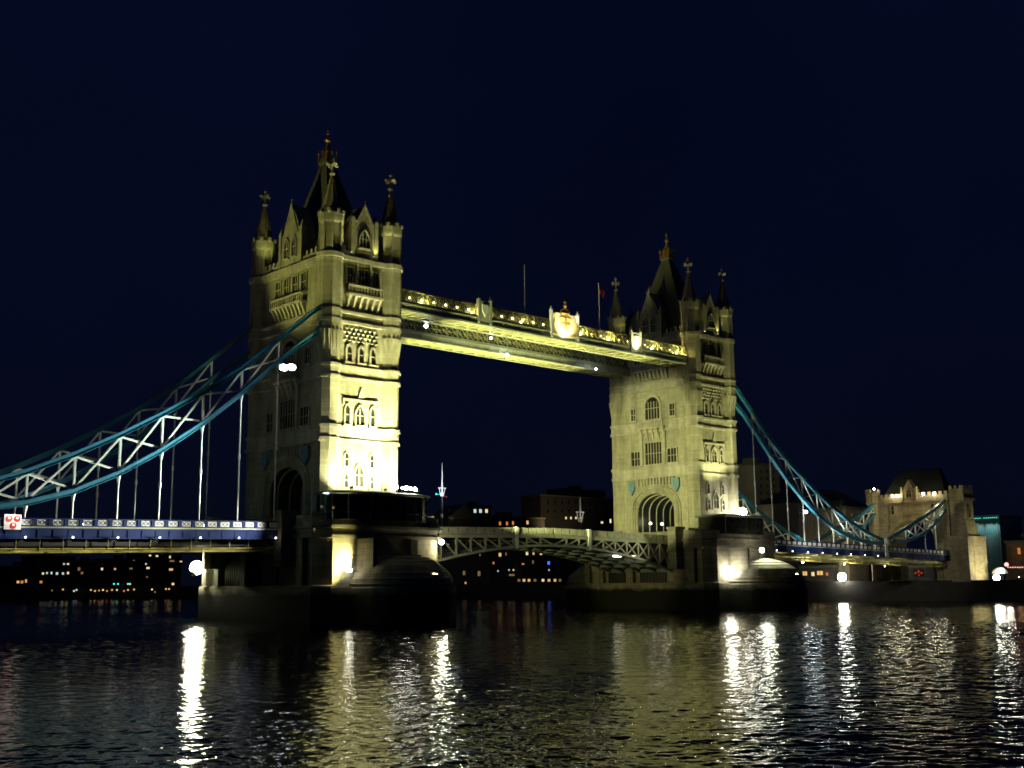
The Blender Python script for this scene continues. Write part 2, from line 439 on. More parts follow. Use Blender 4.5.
def make_tower(X):
    t = thing('bridge_tower', 'nearer tall gothic stone tower, its river face washed white by floodlights', 'bridge tower', (X, 0, ZB), 'twin stone towers of the bridge')
    # --- wall with the road arch through it
    w = MB(); hw, sp_, ap = 4.6, 18.4, 22.0
    ring = [(-WY, ZB), (-WY, 25), (WY, 25), (WY, ZB), (hw, ZB), (hw, sp_)]
    n = 14
    for i in range(1, n): 
        a = math.pi*i/n; ring.append((hw*math.cos(a), sp_+(ap-sp_)*math.sin(a)**.9))
    ring += [(-hw, sp_), (-hw, ZB)]
    w.extr(ring, lambda y, z: (X-WX, y, z), lambda y, z: (X+WX, y, z))
    w.box(X-WX, X+WX, -WY, WY, 25.004, 52.3)
    w.build('wall', M['stone'], t)
    # --- ribs of the vault over the road
    for k in range(5):
        x = X-4.6+k*2.1; rb = MB()
        o1 = [(-hw+.02, ZB)] + [(hw*.995*math.cos(math.pi*(1-i/n)), sp_+(ap-sp_)*.99*math.sin(math.pi*i/n)**.9) for i in range(n+1)] + [(hw-.02, ZB)]
        i1 = [(y*.955, z if z < sp_ else sp_+(z-sp_)*.935) for y, z in o1]
        rb.strip(o1, i1, lambda y, z: (x-.09, y, z), lambda y, z: (x+.09, y, z)); rb.build('vault_rib', M['ggrey'], t)
    ln = MB()
    def vl(k): return [(-hw*k, ZB)] + [(hw*k*math.cos(math.pi*(1-i/n)), sp_+(ap-sp_)*k*math.sin(math.pi*i/n)**.9) for i in range(n+1)] + [(hw*k, ZB)]
    ln.strip(vl(.999), vl(.985), lambda y, z: (X-WX+.25, y, z), lambda y, z: (X+WX-.25, y, z)); ln.build('vault_shade', M['dark'], t)  # dark sheet stands in for the shade inside the arch
    # --- arch mouldings, both ends
    for sg in (-1, 1):
        am = MB()
        for off, pr_ in ((0, .1), (.45, .28), (.95, .5), (1.35, .3)):
            def rg(o): return [(-hw-o, ZB)] + [((hw+o)*math.cos(math.pi*(1-i/n)), sp_+(ap-sp_+o)*math.sin(math.pi*i/n)**.9) for i in range(n+1)] + [(hw+o, ZB)]
            am.strip(rg(off+.46), rg(off+.0), lambda y, z: (X+sg*(WX-.1), y, z), lambda y, z: (X+sg*(WX+pr_), y, z))
        am.build('arch_moulding', M['stone'], t)
    # --- string courses
    def band(mb, z0, z1, p):
        mb.box(X-WX-p, X+WX+p, -WY-p, WY+p, z0, z1)
        for sx in (-1, 1):
            for sy in (-1, 1):
                mb.lathe(X+sx*A, sy*B, [(z0-.006, 1.62+p*.8), (z1+.006, 1.62+p*.8)])
    bands = [(25.0, 25.45, .34), (25.45, 26.9, .08), (26.9, 27.3, .36), (34.0, 34.4, .36), (34.4, 35.7, .10), (35.7, 36.1, .40),
             (42.2, 42.6, .42), (42.6, 43.7, .12), (43.7, 44.1, .45), (51.2, 51.6, .35), (51.6, 52.3, .62)]
    for z0, z1, p in bands:
        bm_ = MB(); band(bm_, z0, z1, p); bm_.build('string_course', M['trim'], t)
    # --- corner turrets
    first = None
    for sx in (-1, 1):
        for sy in (-1, 1):
            cx, cy = X+sx*A, sy*B; u = MB()
            u.lathe(cx, cy, [(ZB, 1.75), (15, 1.75), (15.3, 1.6), (38.2, 1.6), (40.6, 1.85), (52.31, 1.85), (52.35, 1.66), (56.7, 1.66), (57.0, 1.86), (57.4, 1.9), (58.2, 1.9), (58.25, 1.55)])
            for i in range(8):                                # slender panels and battlements round the head
                a = math.pi/8+2*math.pi*i/8
                u.lathe(cx+1.64*math.cos(a), cy+1.64*math.sin(a), [(52.4, .15), (57.0, .17)], 6)
                b2 = 2*math.pi*i/8
                px_, py_ = cx+1.66*math.cos(b2), cy+1.66*math.sin(b2)
                u.lathe(px_, py_, [(58.2, .36), (58.75, .36)], 4)
            for i in range(8):                                # pendant darts under the swelling
                b2 = 2*math.pi*i/8
                for k in (-.33, .33):
                    c_, s_ = math.cos(b2), math.sin(b2)
                    q0 = Vector((cx+c_*1.66-s_*k, cy+s_*1.66+c_*k, 40.9)); q1 = Vector((cx+c_*1.5-s_*k, cy+s_*1.5+c_*k, 38.0))
                    u.tube(q0, q1, .3, 5, .03)
            o = u.build('corner_turret', M['stone'], t)
            s = MB(); s.lathe(cx, cy, [(58.2, 1.62), (58.9, 1.45), (64.3, .22)])
            for i in range(8):
                a = math.pi/8+2*math.pi*i/8
                for k in range(7):
                    z = 58.9+k*.75; r = 1.5-(1.28)*(z-58.9)/5.4
                    s.ball((cx+r*math.cos(a), cy+r*math.sin(a), z), .10, 5, 3)
            s.build('spire', M['spire'], o)
            f = MB(); f.lathe(cx, cy, [(64.2, .24), (64.5, .5), (64.75, .22), (65.3, .2), (65.6, .2), (66.9, .16), (67.4, .03)], 8)
            for a in (0, 90, 180, 270):
                d = Vector((math.cos(R(a)), math.sin(R(a)), 0)); c0 = Vector((cx, cy, 65.9))
                f.bar(c0, c0+d*.66, .28); f.ball(c0+d*.76, .32, 6, 4)
            f.ball((cx, cy, 66.75), .32, 6, 4); f.ball((cx, cy, 65.9), .3, 6, 4)
            f.build('finial', M['trim'], o)
    # --- parapet
    p = MB()
    for fc, L in (('-y', A), ('+y', A), ('-x', B), ('+x', B)):
        F = face(fc, X); a = L-1.6
        fbox(p, F, -a, a, 52.31, 53.2, -.45, .05)
        k = int(a*2/1.1); 
        for i in range(k):
            s = -a+.3+i*(2*a-.6)/(k-1) if k > 1 else 0
            fbox(p, F, s-.28, s+.28, 53.19, 53.95, -.44, .04)
    p.build('parapet', M['stone'], t)
    # --- gables (dormers) on all four sides
    for fc, hw2, zs, za, nw in (('-y', 2.1, 57.8, 60.6, 1), ('+y', 2.1, 57.8, 60.6, 1), ('-x', 2.9, 57.3, 62.0, 2), ('+x', 2.9, 57.3, 62.0, 2)):
        F = face(fc, X); g = MB()
        g.extr([(-hw2, 52.3), (-hw2, zs-.6), (-hw2+.35, zs), (-hw2*.5, (zs+za)/2), (0, za), (hw2*.5, (zs+za)/2), (hw2-.35, zs), (hw2, zs-.6), (hw2, 52.3)],
               lambda a, b: F(a, b, -2.6), lambda a, b: F(a, b, .28))
        for s in (-hw2, hw2):
            fbox(g, F, s-.3, s+.3, 51.9, zs+.6, -.3, .5)
            g.rings([[F(s-.3, zs+.6, -.3), F(s+.3, zs+.6, -.3), F(s+.3, zs+.6, .5), F(s-.3, zs+.6, .5)],
                     [F(s-.04, zs+1.7, .06), F(s+.04, zs+1.7, .06), F(s+.04, zs+1.7, .14), F(s-.04, zs+1.7, .14)]])
        g.strip([(-hw2*.72, zs+.1), (0, za+.25), (hw2*.72, zs+.1)], [(-hw2*.72+.25, zs-.05), (0, za-.35), (hw2*.72-.25, zs-.05)], lambda a, b: F(a, b, .2), lambda a, b: F(a, b, .45))
        fbox(g, F, -.12, .12, za, za+.8, .1, .34)
        o = g.build('gable', M['stone'], t)
        if fc in ('-y', '-x'):
            if nw == 1: window(o, F, 0, 54.0, 56.7, 1.75, 3, n0=.28, sur=.2)
            else:
                for s in (-1.05, 1.05): window(o, F, s, 53.7, 56.8, 1.1, 2, n0=.28, sur=.18)
    # --- steep roof with crown cresting
    r = MB()
    prof = [(52.32, 4.6, 8.6), (54.5, 4.0, 7.4), (58, 3.1, 5.6), (62, 2.3, 3.9), (66, 1.5, 2.3), (69.6, .75, 1.0), (70.0, .95, 1.2), (70.3, .95, 1.2)]
    r.rings([[(X-a, -b, z), (X+a, -b, z), (X+a, b, z), (X-a, b, z)] for z, a, b in prof])
    ro = r.build('roof', M['slate'], t)
    c = MB()
    for sx in (-1, 1):
        for sy in (-1, 0, 1):
            c.lathe(X+sx*.85, sy*1.1, [(70.3, .16), (71.4, .10), (71.6, .24), (72.3, .04)], 6)
    for sy in (-1, 1): c.lathe(X, sy*1.1, [(70.3, .16), (71.4, .10), (71.6, .24), (72.3, .04)], 6)
    c.rings([[(X-a, -b, z), (X+a, -b, z), (X+a, b, z), (X-a, b, z)] for z, a, b in ((70.3, .8, 1.0), (72.6, .28, .32), (73.3, .14, .14), (73.6, .14, .14))])
    c.ball((X, 0, 73.9), .42, 8, 5); c.tube((X, 0, 74.2), (X, 0, 75.5), .09, 6); c.ball((X, 0, 75.0), .22, 6, 4)
    c.build('crown', M['gold'], ro)
    # --- windows of the river face
    F = face('-y', X)
    for s in (-2.2, -.1, 2.0): window(t, F, s, 36.7, 39.1, .78, 1, sur=.34)
    window(t, F, -2.35, 27.6, 30.4, .75, 1, sur=.24); window(t, F, -.15, 27.6, 30.4, 1.5, 2, sur=.24); window(t, F, 2.05, 27.6, 30.4, .75, 1, sur=.24)
    for z0, z1, h in ((14.6, 17.3, .7), (18.6, 20.6, .7), (21.6, 23.6, .7)):
        window(t, F, -2.35, z0, z1, h, 1, sur=.2); window(t, F, 2.05, z0, z1, h, 1, sur=.2)
    window(t, F, -.15, 18.8, 22.0, 1.5, 2, sur=.26); window(t, F, -.15, 14.6, 17.3, 1.5, 2, sur=.2)
    for s, ww in ((-2.3, .9), (0, 1.6), (2.3, .9)): window(t, F, s, 48.5, 50.7, ww, 2 if ww < 1 else 3, arched=False, sur=.2)
    lm = MB()                                                  # label mould and ornament over the middle windows
    fbox(lm, F, -3.2, 3.1, 31.05, 31.3, -.05, .3); fbox(lm, F, -3.2, -2.98, 30.3, 31.05, -.05, .28); fbox(lm, F, 2.88, 3.1, 30.3, 31.05, -.05, .28)
    lm.extr([(-.55, 31.6), (0, 33.2), (.55, 31.6)], lambda a, b: F(a, b, -.05), lambda a, b: F(a, b, .22))
    lm.build('label_mould', M['trim'], t)
    lp = MB()                                                  # diaper of bosses under the upper string course
    for j in range(4):
        for i in range(8-(j % 2)):
            s = -2.95+.8*i+(.4 if j % 2 else 0); z = 39.85+.6*j
            lp.rings([[F(s-.34, z, 0), F(s, z-.28, 0), F(s+.34, z, 0), F(s, z+.28, 0)], [F(s-.06, z, .3), F(s, z-.05, .3), F(s+.06, z, .3), F(s, z+.05, .3)]])
    lp.build('diaper_panel', M['trim'], t)
    def balcony(F, hw3, z0, z1, zc, name='balcony', step=.95):
        b = MB()
        fbox(b, F, -hw3, hw3, z0-.02, z0+.32, -.05, 1.15)
        fbox(b, F, -hw3, hw3, z1-.22, z1, .85, 1.12)
        k = int(2*hw3/.55)
        for i in range(k+1):
            s = -hw3+.1+i*(2*hw3-.2)/k; fbox(b, F, s-.09, s+.09, z0+.3, z1-.2, .9, 1.06)
        k = max(2, int(2*hw3/step))
        for i in range(k):
            s = -hw3+.4+i*(2*hw3-.8)/(k-1)
            b.rings([[F(s-.24, z0, 0), F(s+.24, z0, 0), F(s+.24, z0, 1.0), F(s-.24, z0, 1.0)], [F(s-.16, z0-.7, 0), F(s+.16, z0-.7, 0), F(s+.16, z0-.7, .6), F(s-.16, z0-.7, .6)],
                     [F(s-.1, zc, -.05), F(s+.1, zc, -.05), F(s+.1, zc, .06), F(s-.1, zc, .06)]])
        return b.build(name, M['trim'], t)
    balcony(F, 3.1, 46.4, 48.0, 44.4)
    ps = MB()
    for s in (-1.2, 1.2): fbox(ps, F, s-.16, s+.16, 46.5, 52.4, -.05, .5)
    ps.build('buttress', M['trim'], t)
    # --- road face
    F = face('-x', X)
    bo = window(t, F, 0, 36.5, 40.9, 3.6, 5, sur=.5, pointed=0)
    for s in (-5.0, 5.0): window(t, F, s, 36.7, 39.0, 1.2, 2, arched=False, sur=.25)
    balcony(F, 3.2, 34.6, 36.1, 32.2, step=1.1)
    for s, ww in ((-4.6, 2.2), (0, 4.2), (4.6, 2.2)): window(t, F, s, 27.7, 30.4 if s else 31.9, ww, 3 if s else 6, arched=False, sur=.3)
    for s in (-2.9, 2.9): 
        ni = MB(); fbox(ni, F, s-.35, s+.35, 27.4, 33.6, -.05, .55)
        ni.rings([[F(s-.35, 33.6, -.05), F(s+.35, 33.6, -.05), F(s+.35, 33.6, .55), F(s-.35, 33.6, .55)], [F(s-.03, 35.0, .1), F(s+.03, 35.0, .1), F(s+.03, 35.0, .2), F(s-.03, 35.0, .2)]])
        ni.build('niche_pier', M['trim'], t)
    ar = MB()
    for i in range(13):
        s = -4.8+i*.8; fbox(ar, F, s-.12, s+.12, 23.5, 25.0, -.05, .4)
    ar.build('corbel_table', M['trim'], t)
    for s in (-5.6, 5.6):
        sh = MB(); sh.extr([(s-.75, 24.6), (s-.75, 23.1), (s, 21.9), (s+.75, 23.1), (s+.75, 24.6)], lambda a, b: F(a, b, .2), lambda a, b: F(a, b, .62))
        sh.build('shield', M['shield'], t)
    for s in (-3.6, -1.2, 1.2, 3.6): window(t, F, s, 48.0, 50.6, 1.3, 2, arched=False, sur=.22)
    balcony(F, 4.4, 46.0, 47.5, 44.2)
    return t
tower = make_tower(XN)
t2 = copy_tree(tower); t2.location.x = XF
t2['label'] = 'farther tall gothic stone tower, yellow lit on its road face above the arch'

# ------------------------------------------------------------------ control cabins on the piers
def make_cabin(X, x0, x1, label, zt, round_=True):
    t = thing('control_cabin', label, 'cabin', (X+(x0+x1)/2, -15, PTOP), 'glazed cabins on the piers')
    cx, hx = X+(x0+x1)/2, (x1-x0)/2
    def pl(o, z):
        if round_:
            return [(cx+(hx+o)*math.copysign(abs(math.cos(a))**.7, math.cos(a)), -15.0+(3.6+o)*math.copysign(abs(math.sin(a))**.8, math.sin(a)), z) for a in [2*math.pi*i/28 for i in range(28)]]
        return [(cx-hx-o, -18-o, z), (cx+hx+o, -18-o, z), (cx+hx+o, -12+o, z), (cx-hx-o, -12+o, z)]
    b = MB(); b.rings([pl(0, PTOP+.01), pl(0, zt-.45)]); b.build('glazing', M['glass'], t)
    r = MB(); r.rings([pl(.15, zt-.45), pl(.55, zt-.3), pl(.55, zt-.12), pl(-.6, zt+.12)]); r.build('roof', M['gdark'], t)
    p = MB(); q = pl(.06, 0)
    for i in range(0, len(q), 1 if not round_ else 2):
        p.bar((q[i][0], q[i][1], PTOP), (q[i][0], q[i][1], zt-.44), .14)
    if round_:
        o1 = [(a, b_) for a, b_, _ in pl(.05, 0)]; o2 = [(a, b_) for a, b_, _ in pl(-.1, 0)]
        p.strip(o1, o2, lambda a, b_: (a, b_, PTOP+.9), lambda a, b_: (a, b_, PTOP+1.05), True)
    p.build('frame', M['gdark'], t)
    return t
make_cabin(XN, -9.6, 7.4, 'long rounded dark glass cabin at the foot of the white floodlit tower', 17.4)
make_cabin(XF, -7.8, 3.6, 'low dark box cabin on the pier below the farther tower', 17.1, False)

# ------------------------------------------------------------------ high walkways
def make_walkway(sg, label):
    yo, yi = sg*9.7, sg*5.9
    x0, x1 = XN+WX-.2, XF-WX+.2
    t = thing('high_walkway', label, 'walkway', ((x0+x1)/2, sg*7.8, 45.9), 'pair of high walkways between the towers')
    g = MB()
    for y in (yo, yi):
        s = 1 if y > sg*7.8*1 and sg > 0 or (sg < 0 and y > yo) else -1
        yy = lambda a, b: (min(y, y+a), max(y, y+b))
        for z0, z1, d in ((45.9, 46.15, .28), (46.15, 46.95, .10), (46.95, 47.15, .24), (47.15, 47.5, .14)):
            g.box(x0, x1, y-d, y+d, z0+.002, z1)
    n = int((x1-x0)/2.2)
    for i in range(n+1):
        x = x0+.2+i*(x1-x0-.4)/n
        for y in (yo, yi): g.box(x-.07, x+.07, y-.2, y+.2, 46.16, 46.94)
    g.build('girder', M['ggrey'], t)
    s = MB(); s.box(x0, x1, min(yo, yi)+.29, max(yo, yi)-.29, 46.2, 46.4)
    n = int((x1-x0)/2.45)
    for i in range(n+1):
        x = x0+.2+i*(x1-x0-.4)/n; s.box(x-.14, x+.14, min(yo, yi)+.3, max(yo, yi)-.3, 45.93, 46.19)
        if i < n:
            xn = x0+.2+(i+1)*(x1-x0-.4)/n
            s.bar((x, yo, 46.07), (xn, yi, 46.07), .16, .14); s.bar((x, yi, 46.09), (xn, yo, 46.09), .16, .14)
    s.build('soffit', M['pale'], t)
    for y, tilt in ((yo, -sg*.5), (yi, sg*.5)):
        l = MB(); n = 60; zb, zt = 47.5, 49.35
        P = lambda x, k: (x, y+tilt*k, zb+(zt-zb)*k)
        for i in range(n):
            xa, xb = x0+(x1-x0)*i/n, x0+(x1-x0)*(i+1)/n
            l.bar(P(xa, 0), P(xb, 1), .10); l.bar(P(xa, 1), P(xb, 0), .10); 
            if i % 2 == 0: l.bar(P(xa, 0), P(xa, 1), .12)
        l.bar(P(x0, 1), P(x1, 1), .22); l.bar(P(x0, .5), P(x1, .5), .09)
        l.build('lattice', M['pale'], t)
    r = MB(); ym = sg*7.8
    r.rings([[(x, yo-sg*.75, 47.45), (x, yi+sg*.75, 47.45), (x, yi+sg*1.0, 49.2), (x, ym, 49.9), (x, yo-sg*1.0, 49.2)] for x in (x0, x1)])
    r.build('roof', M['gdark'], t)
    for x, big in ((24.0, 0), (42.3, 1), (60.6, 0)):
        d = MB(); y = yo+sg*.15; hw_ = 1.25 if not big else 3.2; zt = 49.9 if not big else 50.6
        for s_ in (-1, 1):
            d.box(x+s_*hw_-.2, x+s_*hw_+.2, y-.25, y+.25, 46.2, zt+.3); d.lathe(x+s_*hw_, y, [(zt+.3, .3), (zt+.7, .12), (zt+1.0, .03)], 6)
        d.box(x-hw_, x+hw_, y-.12, y+.12, 46.5, zt)
        o = d.build('panel', M['ggrey'] if not big else M['cream'], t)
        f = y+sg*.13; kx = 1.75 if big else 1; T0 = lambda a, b: (x+a*kx, f, b); T1 = lambda a, b: (x+a*kx, f+sg*.18, b)
        e = MB()
        if big:                                                # shield, two supporters, helm and crown
            e.extr([(-.75, 49.9), (-.75, 48.6), (0, 47.4), (.75, 48.6), (.75, 49.9)], T0, T1)
            for s_ in (-1, 1):
                e.extr([(s_*.95, 47.2), (s_*1.55, 47.1), (s_*1.7, 48.3), (s_*1.45, 49.3), (s_*1.65, 50.2), (s_*1.2, 50.6), (s_*.95, 49.8), (s_*1.15, 49.0), (s_*.9, 48.2)], T0, T1)
            e.extr([(-1.7, 46.8), (0, 46.6), (1.7, 46.8), (1.6, 47.1), (0, 46.95), (-1.6, 47.1)], T0, T1)
            e.build('coat_of_arms', M['crest'], o)
            k = MB(); g2 = f+sg*.18
            k.box(x-1.05, x+1.05, g2, g2+sg*.05, 48.75, 49.1); k.box(x-.2, x+.2, g2, g2+sg*.06, 47.9, 49.8); k.build('cross', M['gold'], o)
            k = MB(); k.lathe(x, f, [(50.0, 1.1), (50.4, 1.0), (50.5, 1.2), (50.75, 1.2)], 10, sy=.35)
            for i in range(5):
                a = -1.0+.5*i; k.bar((x+a, f, 50.7), (x+a*.6, f, 51.7-abs(a)*.3), .16); k.ball((x+a, f, 51.0), .16, 6, 4)
            k.ball((x, f, 52.0), .3, 8, 5); k.bar((x, f, 52.2), (x, f, 52.9), .12); k.bar((x-.28, f, 52.6), (x+.28, f, 52.6), .12)
            k.build('crown', M['gold'], o)
        else:
            e.extr([(-.6, 49.3), (-.6, 48.2), (0, 47.3), (.6, 48.2), (.6, 49.3)], T0, T1); e.build('shield', M['cream'], o)
    n = 30
    for i in range(n):                                         # round bulbs behind the outer lattice
        x = x0+1.2+i*(x1-x0-2.4)/(n-1)
        b = MB(); b.ball((x, yo-sg*.28, 48.15), (.15, .13, .16, .12)[i % 4] if i < 16 else .075, 8, 5)
        b.build('bulb', M['bulby'], t)
    return t
wn = make_walkway(-1, 'nearer high walkway with gilded coat of arms, bulbs and lattice parapet')
wf = make_walkway(1, 'farther high walkway, seen below and behind the one with the coat of arms')
def flagpole(x, zt, label, flag):
    t = thing('flagpole', label, 'flagpole', (x, -7.8, 49.85), 'flagpoles on the walkway roof')
    p = MB(); p.tube((x, -7.8, 49.8), (x, -7.8, zt), .085, 8, .05); p.lathe(x, -7.8, [(49.8, .3), (50.1, .2), (50.3, .1)]); p.build('pole', M['cream'], t)
    k = MB(); k.ball((x, -7.8, zt+.08), .13); k.build('cap', M['gold'], t)
    if flag:
        f = MB(); rows = []
        for i in range(7):
            u = i/6; rows.append([(x+.1+u*1.5, -7.8+.18*math.sin(u*7), zt-.3-u*1.3-.1*math.sin(u*5)), (x+.1+u*1.2, -7.8+.18*math.sin(u*7+1), zt-1.5-u*1.0)])
        f.strip([r[0] for r in [[(i, 0)] for i in range(7)]], [(i, 1) for i in range(7)],
                lambda a, b: (rows[a][b][0], rows[a][b][1]-.012, rows[a][b][2]), lambda a, b: (rows[a][b][0], rows[a][b][1]+.012, rows[a][b][2]))
        f.build('flag', M['red'], t)
flagpole(34.9, 58.3, 'bare tall flagpole on the walkway roof between grey panel and crest', False)
flagpole(53.3, 58.3, 'flagpole with a drooping red flag on the walkway roof, right of the crest', True)

# ------------------------------------------------------------------ suspension chains and side spans
UP = [(6.5, 44.6), (10.5, 41.2), (13.5, 38.6), (19, 33.8), (24.5, 30.0), (30, 26.6), (35.4, 23.5), (40.9, 20.7), (46.4, 18.3), (52, 16.3), (57.5, 14.7), (62, 13.9)]
LO = [(6.5, 40.9), (10.5, 38.0), (13.5, 35.4), (19, 30.4), (24.5, 25.8), (30, 21.9), (35.4, 18.7), (40.9, 16.2), (46.4, 14.6), (52, 13.6), (57.5, 13.2), (62, 13.6)]
AUP = [(62, 14.0), (66, 15.3), (71.4, 17.0), (76, 18.5), (80.3, 20.0), (85.5, 21.9), (91, 24.2)]
ALO = [(62, 13.5), (66, 13.7), (71.4, 14.0), (76, 14.9), (80.3, 16.2), (85.5, 18.6), (91, 22.0)]
HD = [13.5, 19, 24.5, 30, 35.4, 40.9, 46.4, 52, 57.5]
def zdeck(d): return 12.55-.018*(d-10)
def make_chain(X, s, y, label, short=True):
    t = thing('suspension_chain', label, 'suspension chain', (X+s*62, y, zdeck(62)), 'suspension chains of the bridge')
    def P(d, z, o=0): return (X+s*d, y+o, z)
    def chord(tab, name):
        c = MB()
        for i in range(len(tab)-1):
            for o in (-.2, .2): c.bar(P(*tab[i], o), P(*tab[i+1], o), .14, .50)
            c.bar(P(tab[i][0], tab[i][1]+.325), P(tab[i+1][0], tab[i+1][1]+.325), .70, .07)
            c.bar(P(tab[i][0], tab[i][1]-.325), P(tab[i+1][0], tab[i+1][1]-.325), .70, .07)
        c.build(name, M['blue'], t)
    def web(U, L):
        for i in range(len(U)-1):
            v = MB()
            if i > 0: v.bar(P(*U[i]), P(*L[i]), .24, .3); v.build('post', M['cream'], t)
            if i == 0: continue
            b = MB(); h0 = U[i][1]-L[i][1]
            if h0 > .9 and i < len(U)-1:
                b.bar(P(U[i][0], U[i][1]-.3, -.05), P(L[i+1][0], L[i+1][1]+.3, -.05), .22, .24)
                b.bar(P(L[i][0], L[i][1]+.3, .06), P(U[i+1][0], U[i+1][1]-.3, .06), .22, .24)
                b.build('brace', M['cream'], t)
    chord(UP, 'chord'); chord(LO, 'chord'); web(UP[1:], LO[1:])
    if short:
        chord(AUP, 'chord'); chord(ALO, 'chord'); web(AUP, ALO)
    for d in HD + ([80.3, 85.5] if short else []):
        tab = LO if d < 62 else ALO
        z = [b for a, b in tab if abs(a-d) < .1][0]; zd = zdeck(d)+.9
        h = MB(); h.tube(P(d, z-.4), P(d, zd), .10, 8)
        h.tube(P(d, z-.2), P(d, z-1.3), .3, 8, .11)
        m_ = (z+zd)/2
        if z-zd > 6: h.tube(P(d, m_-.35), P(d, m_+.35), .17, 8)
        h.build('hanger', M['cream'], t)
    k = MB(); k.rings([[P(61.4, zdeck(62)-1.3, -.35), P(62.6, zdeck(62)-1.3, -.35), P(62.6, zdeck(62)-1.3, .35), P(61.4, zdeck(62)-1.3, .35)], [P(61.5, 12.9, -.3), P(62.5, 12.9, -.3), P(62.5, 12.9, .3), P(61.5, 12.9, .3)]]); k.build('link_support', M['cream'], t)
    j = MB(); j.tube(P(62, 13.75, -.55), P(62, 13.75, .55), .85, 16); j.tube(P(62, 13.75, -.75), P(62, 13.75, .75), .45, 12)
    j.build('pin_joint', M['cream'], t)
    return t
make_chain(XN, -1, -9.5, 'nearer of the two chains sweeping down left from the near tower')
make_chain(XN, -1, 9.5, 'farther chain behind the left side span, dimmer than the front one')
make_chain(XF, 1, -9.5, 'front chain falling right from the far tower to the small gate tower')
make_chain(XF, 1, 9.5, 'rear chain of the right side span, behind the front chain')

def make_span(X, s, label, pan):
    x = lambda d: X+s*d
    d0, d1 = 12.9, 91.2
    t = thing('side_span', label, 'bridge deck', (x(50), 0, 11), 'suspended side spans of the bridge')
    r = MB()
    r.rings([[(x(d), -8.9, zdeck(d)-.5), (x(d), 8.9, zdeck(d)-.5), (x(d), 8.9, zdeck(d)-.1), (x(d), -8.9, zdeck(d)-.1)] for d in (d0, d1)])
    r.build('roadway', M['asphalt'], t)
    for sy in (-1, 1):
        g = MB(); y = sy*9.5
        def run(z0, z1, ya, yb):
            g.rings([[(x(d), ya, zdeck(d)+z0), (x(d), yb, zdeck(d)+z0), (x(d), yb, zdeck(d)+z1), (x(d), ya, zdeck(d)+z1)] for d in (d0, d1)])
        run(-1.25, -.35, y-.12, y+.12); run(-1.4, -1.25, y-.3, y+.3); run(-.35, -.15, y-.24, y+.24); 
        kl = MB(); kl.rings([[(x(d), y-.27, zdeck(d)-.145), (x(d), y+.2, zdeck(d)-.145), (x(d), y+.2, zdeck(d)+.02), (x(d), y-.27, zdeck(d)+.02)] for d in (d0, d1)]); kl.build('kerb_strip', M['ggrey'], t)
        dd = d0+1
        while dd < d1:
            g.box(x(dd)-.04, x(dd)+.04, y-.17, y+.17, zdeck(dd)-1.25, zdeck(dd)-.35); dd += 1.82
        g.build('girder', M['navy'], t)
        ra = MB()
        def run2(z0, z1, w_):
            ra.rings([[(x(d), y-w_, zdeck(d)+z0), (x(d), y+w_, zdeck(d)+z0), (x(d), y+w_, zdeck(d)+z1), (x(d), y-w_, zdeck(d)+z1)] for d in (d0, d1)])
        run2(.02, .16, .14); run2(.86, 1.0, .16)
        posts = [13.5-2.72+i*5.44/3 for i in range(45) if 13.5-2.72+i*5.44/3 < d1]
        for dd in posts: ra.box(x(dd)-.17, x(dd)+.17, y-.13, y+.13, zdeck(dd)+.15, zdeck(dd)+.87)
        ra.build('railing', M['navy'], t)
        if sy > 0: continue
        for i in range(len(posts)-1):
            a, b = posts[i]+.3, posts[i+1]-.3; m_ = (a+b)/2; z = zdeck(m_)
            p = MB(); x_0, x_1 = min(x(a), x(b)), max(x(a), x(b))
            p.box(x_0, x_1, y-.05, y+.05, z+.2, z+.82)
            q = p.build('parapet_panel', M['white'], t)
            k = MB()
            if pan:
                for c in (.27, .73):
                    cx_ = x_0+(x_1-x_0)*c; w_ = (x_1-x_0)*.2
                    k.bar((cx_-w_, y-.07, z+.28), (cx_+w_, y-.07, z+.74), .03, .05); k.bar((cx_-w_, y-.071, z+.74), (cx_+w_, y-.071, z+.28), .03, .05)
                    k.rings([[(cx_-.09, y-.075, z+.51), (cx_, y-.075, z+.42), (cx_+.09, y-.075, z+.51), (cx_, y-.075, z+.60)], [(cx_-.09, y-.05, z+.51), (cx_, y-.05, z+.42), (cx_+.09, y-.05, z+.51), (cx_, y-.05, z+.60)]])
                k.build('tracery', M['navy'], q)
    for d in HD + [62, 66, 71.4, 76, 80.3, 85.5]:
        u = MB(); z = zdeck(d)
        u.box(x(d)-.15, x(d)+.15, -9.0, 9.0, z-1.6, z-.52); u.box(x(d)-.35, x(d)+.35, -9.0, 9.0, z-1.7, z-1.6)
        u.build('cross_girder', M['dark' if pan else 'pale'], t)  # dark left and lit right undersides are put into the paint
    u = MB()
    for y in (-8.4, -6.2, -2, 2, 6.2, 8.4):
        u.rings([[(x(d), y-.14, zdeck(d)-2.2), (x(d), y+.14, zdeck(d)-2.2), (x(d), y+.14, zdeck(d)-1.72), (x(d), y-.14, zdeck(d)-1.72)] for d in (d0, d1)])
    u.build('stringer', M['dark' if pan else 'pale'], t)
    u = MB()
    for y, dz in ((-9.0, -2.55), (-8.6, -2.95), (-7.7, -2.75)):
        u.tube((x(d0), y, zdeck(d0)+dz), (x(d1), y, zdeck(d1)+dz), .09, 6)
    dd = d0+1.4
    while dd < d1:
        u.bar((x(dd), -9.1, zdeck(dd)-3.05), (x(dd), -9.1, zdeck(dd)-1.4), .06); u.bar((x(dd), -9.1, zdeck(dd)-3.02), (x(dd), -7.5, zdeck(dd)-3.02), .06); dd += 1.82*1.5
    u.build('pipe_run', M['pipe'], t)
    return t
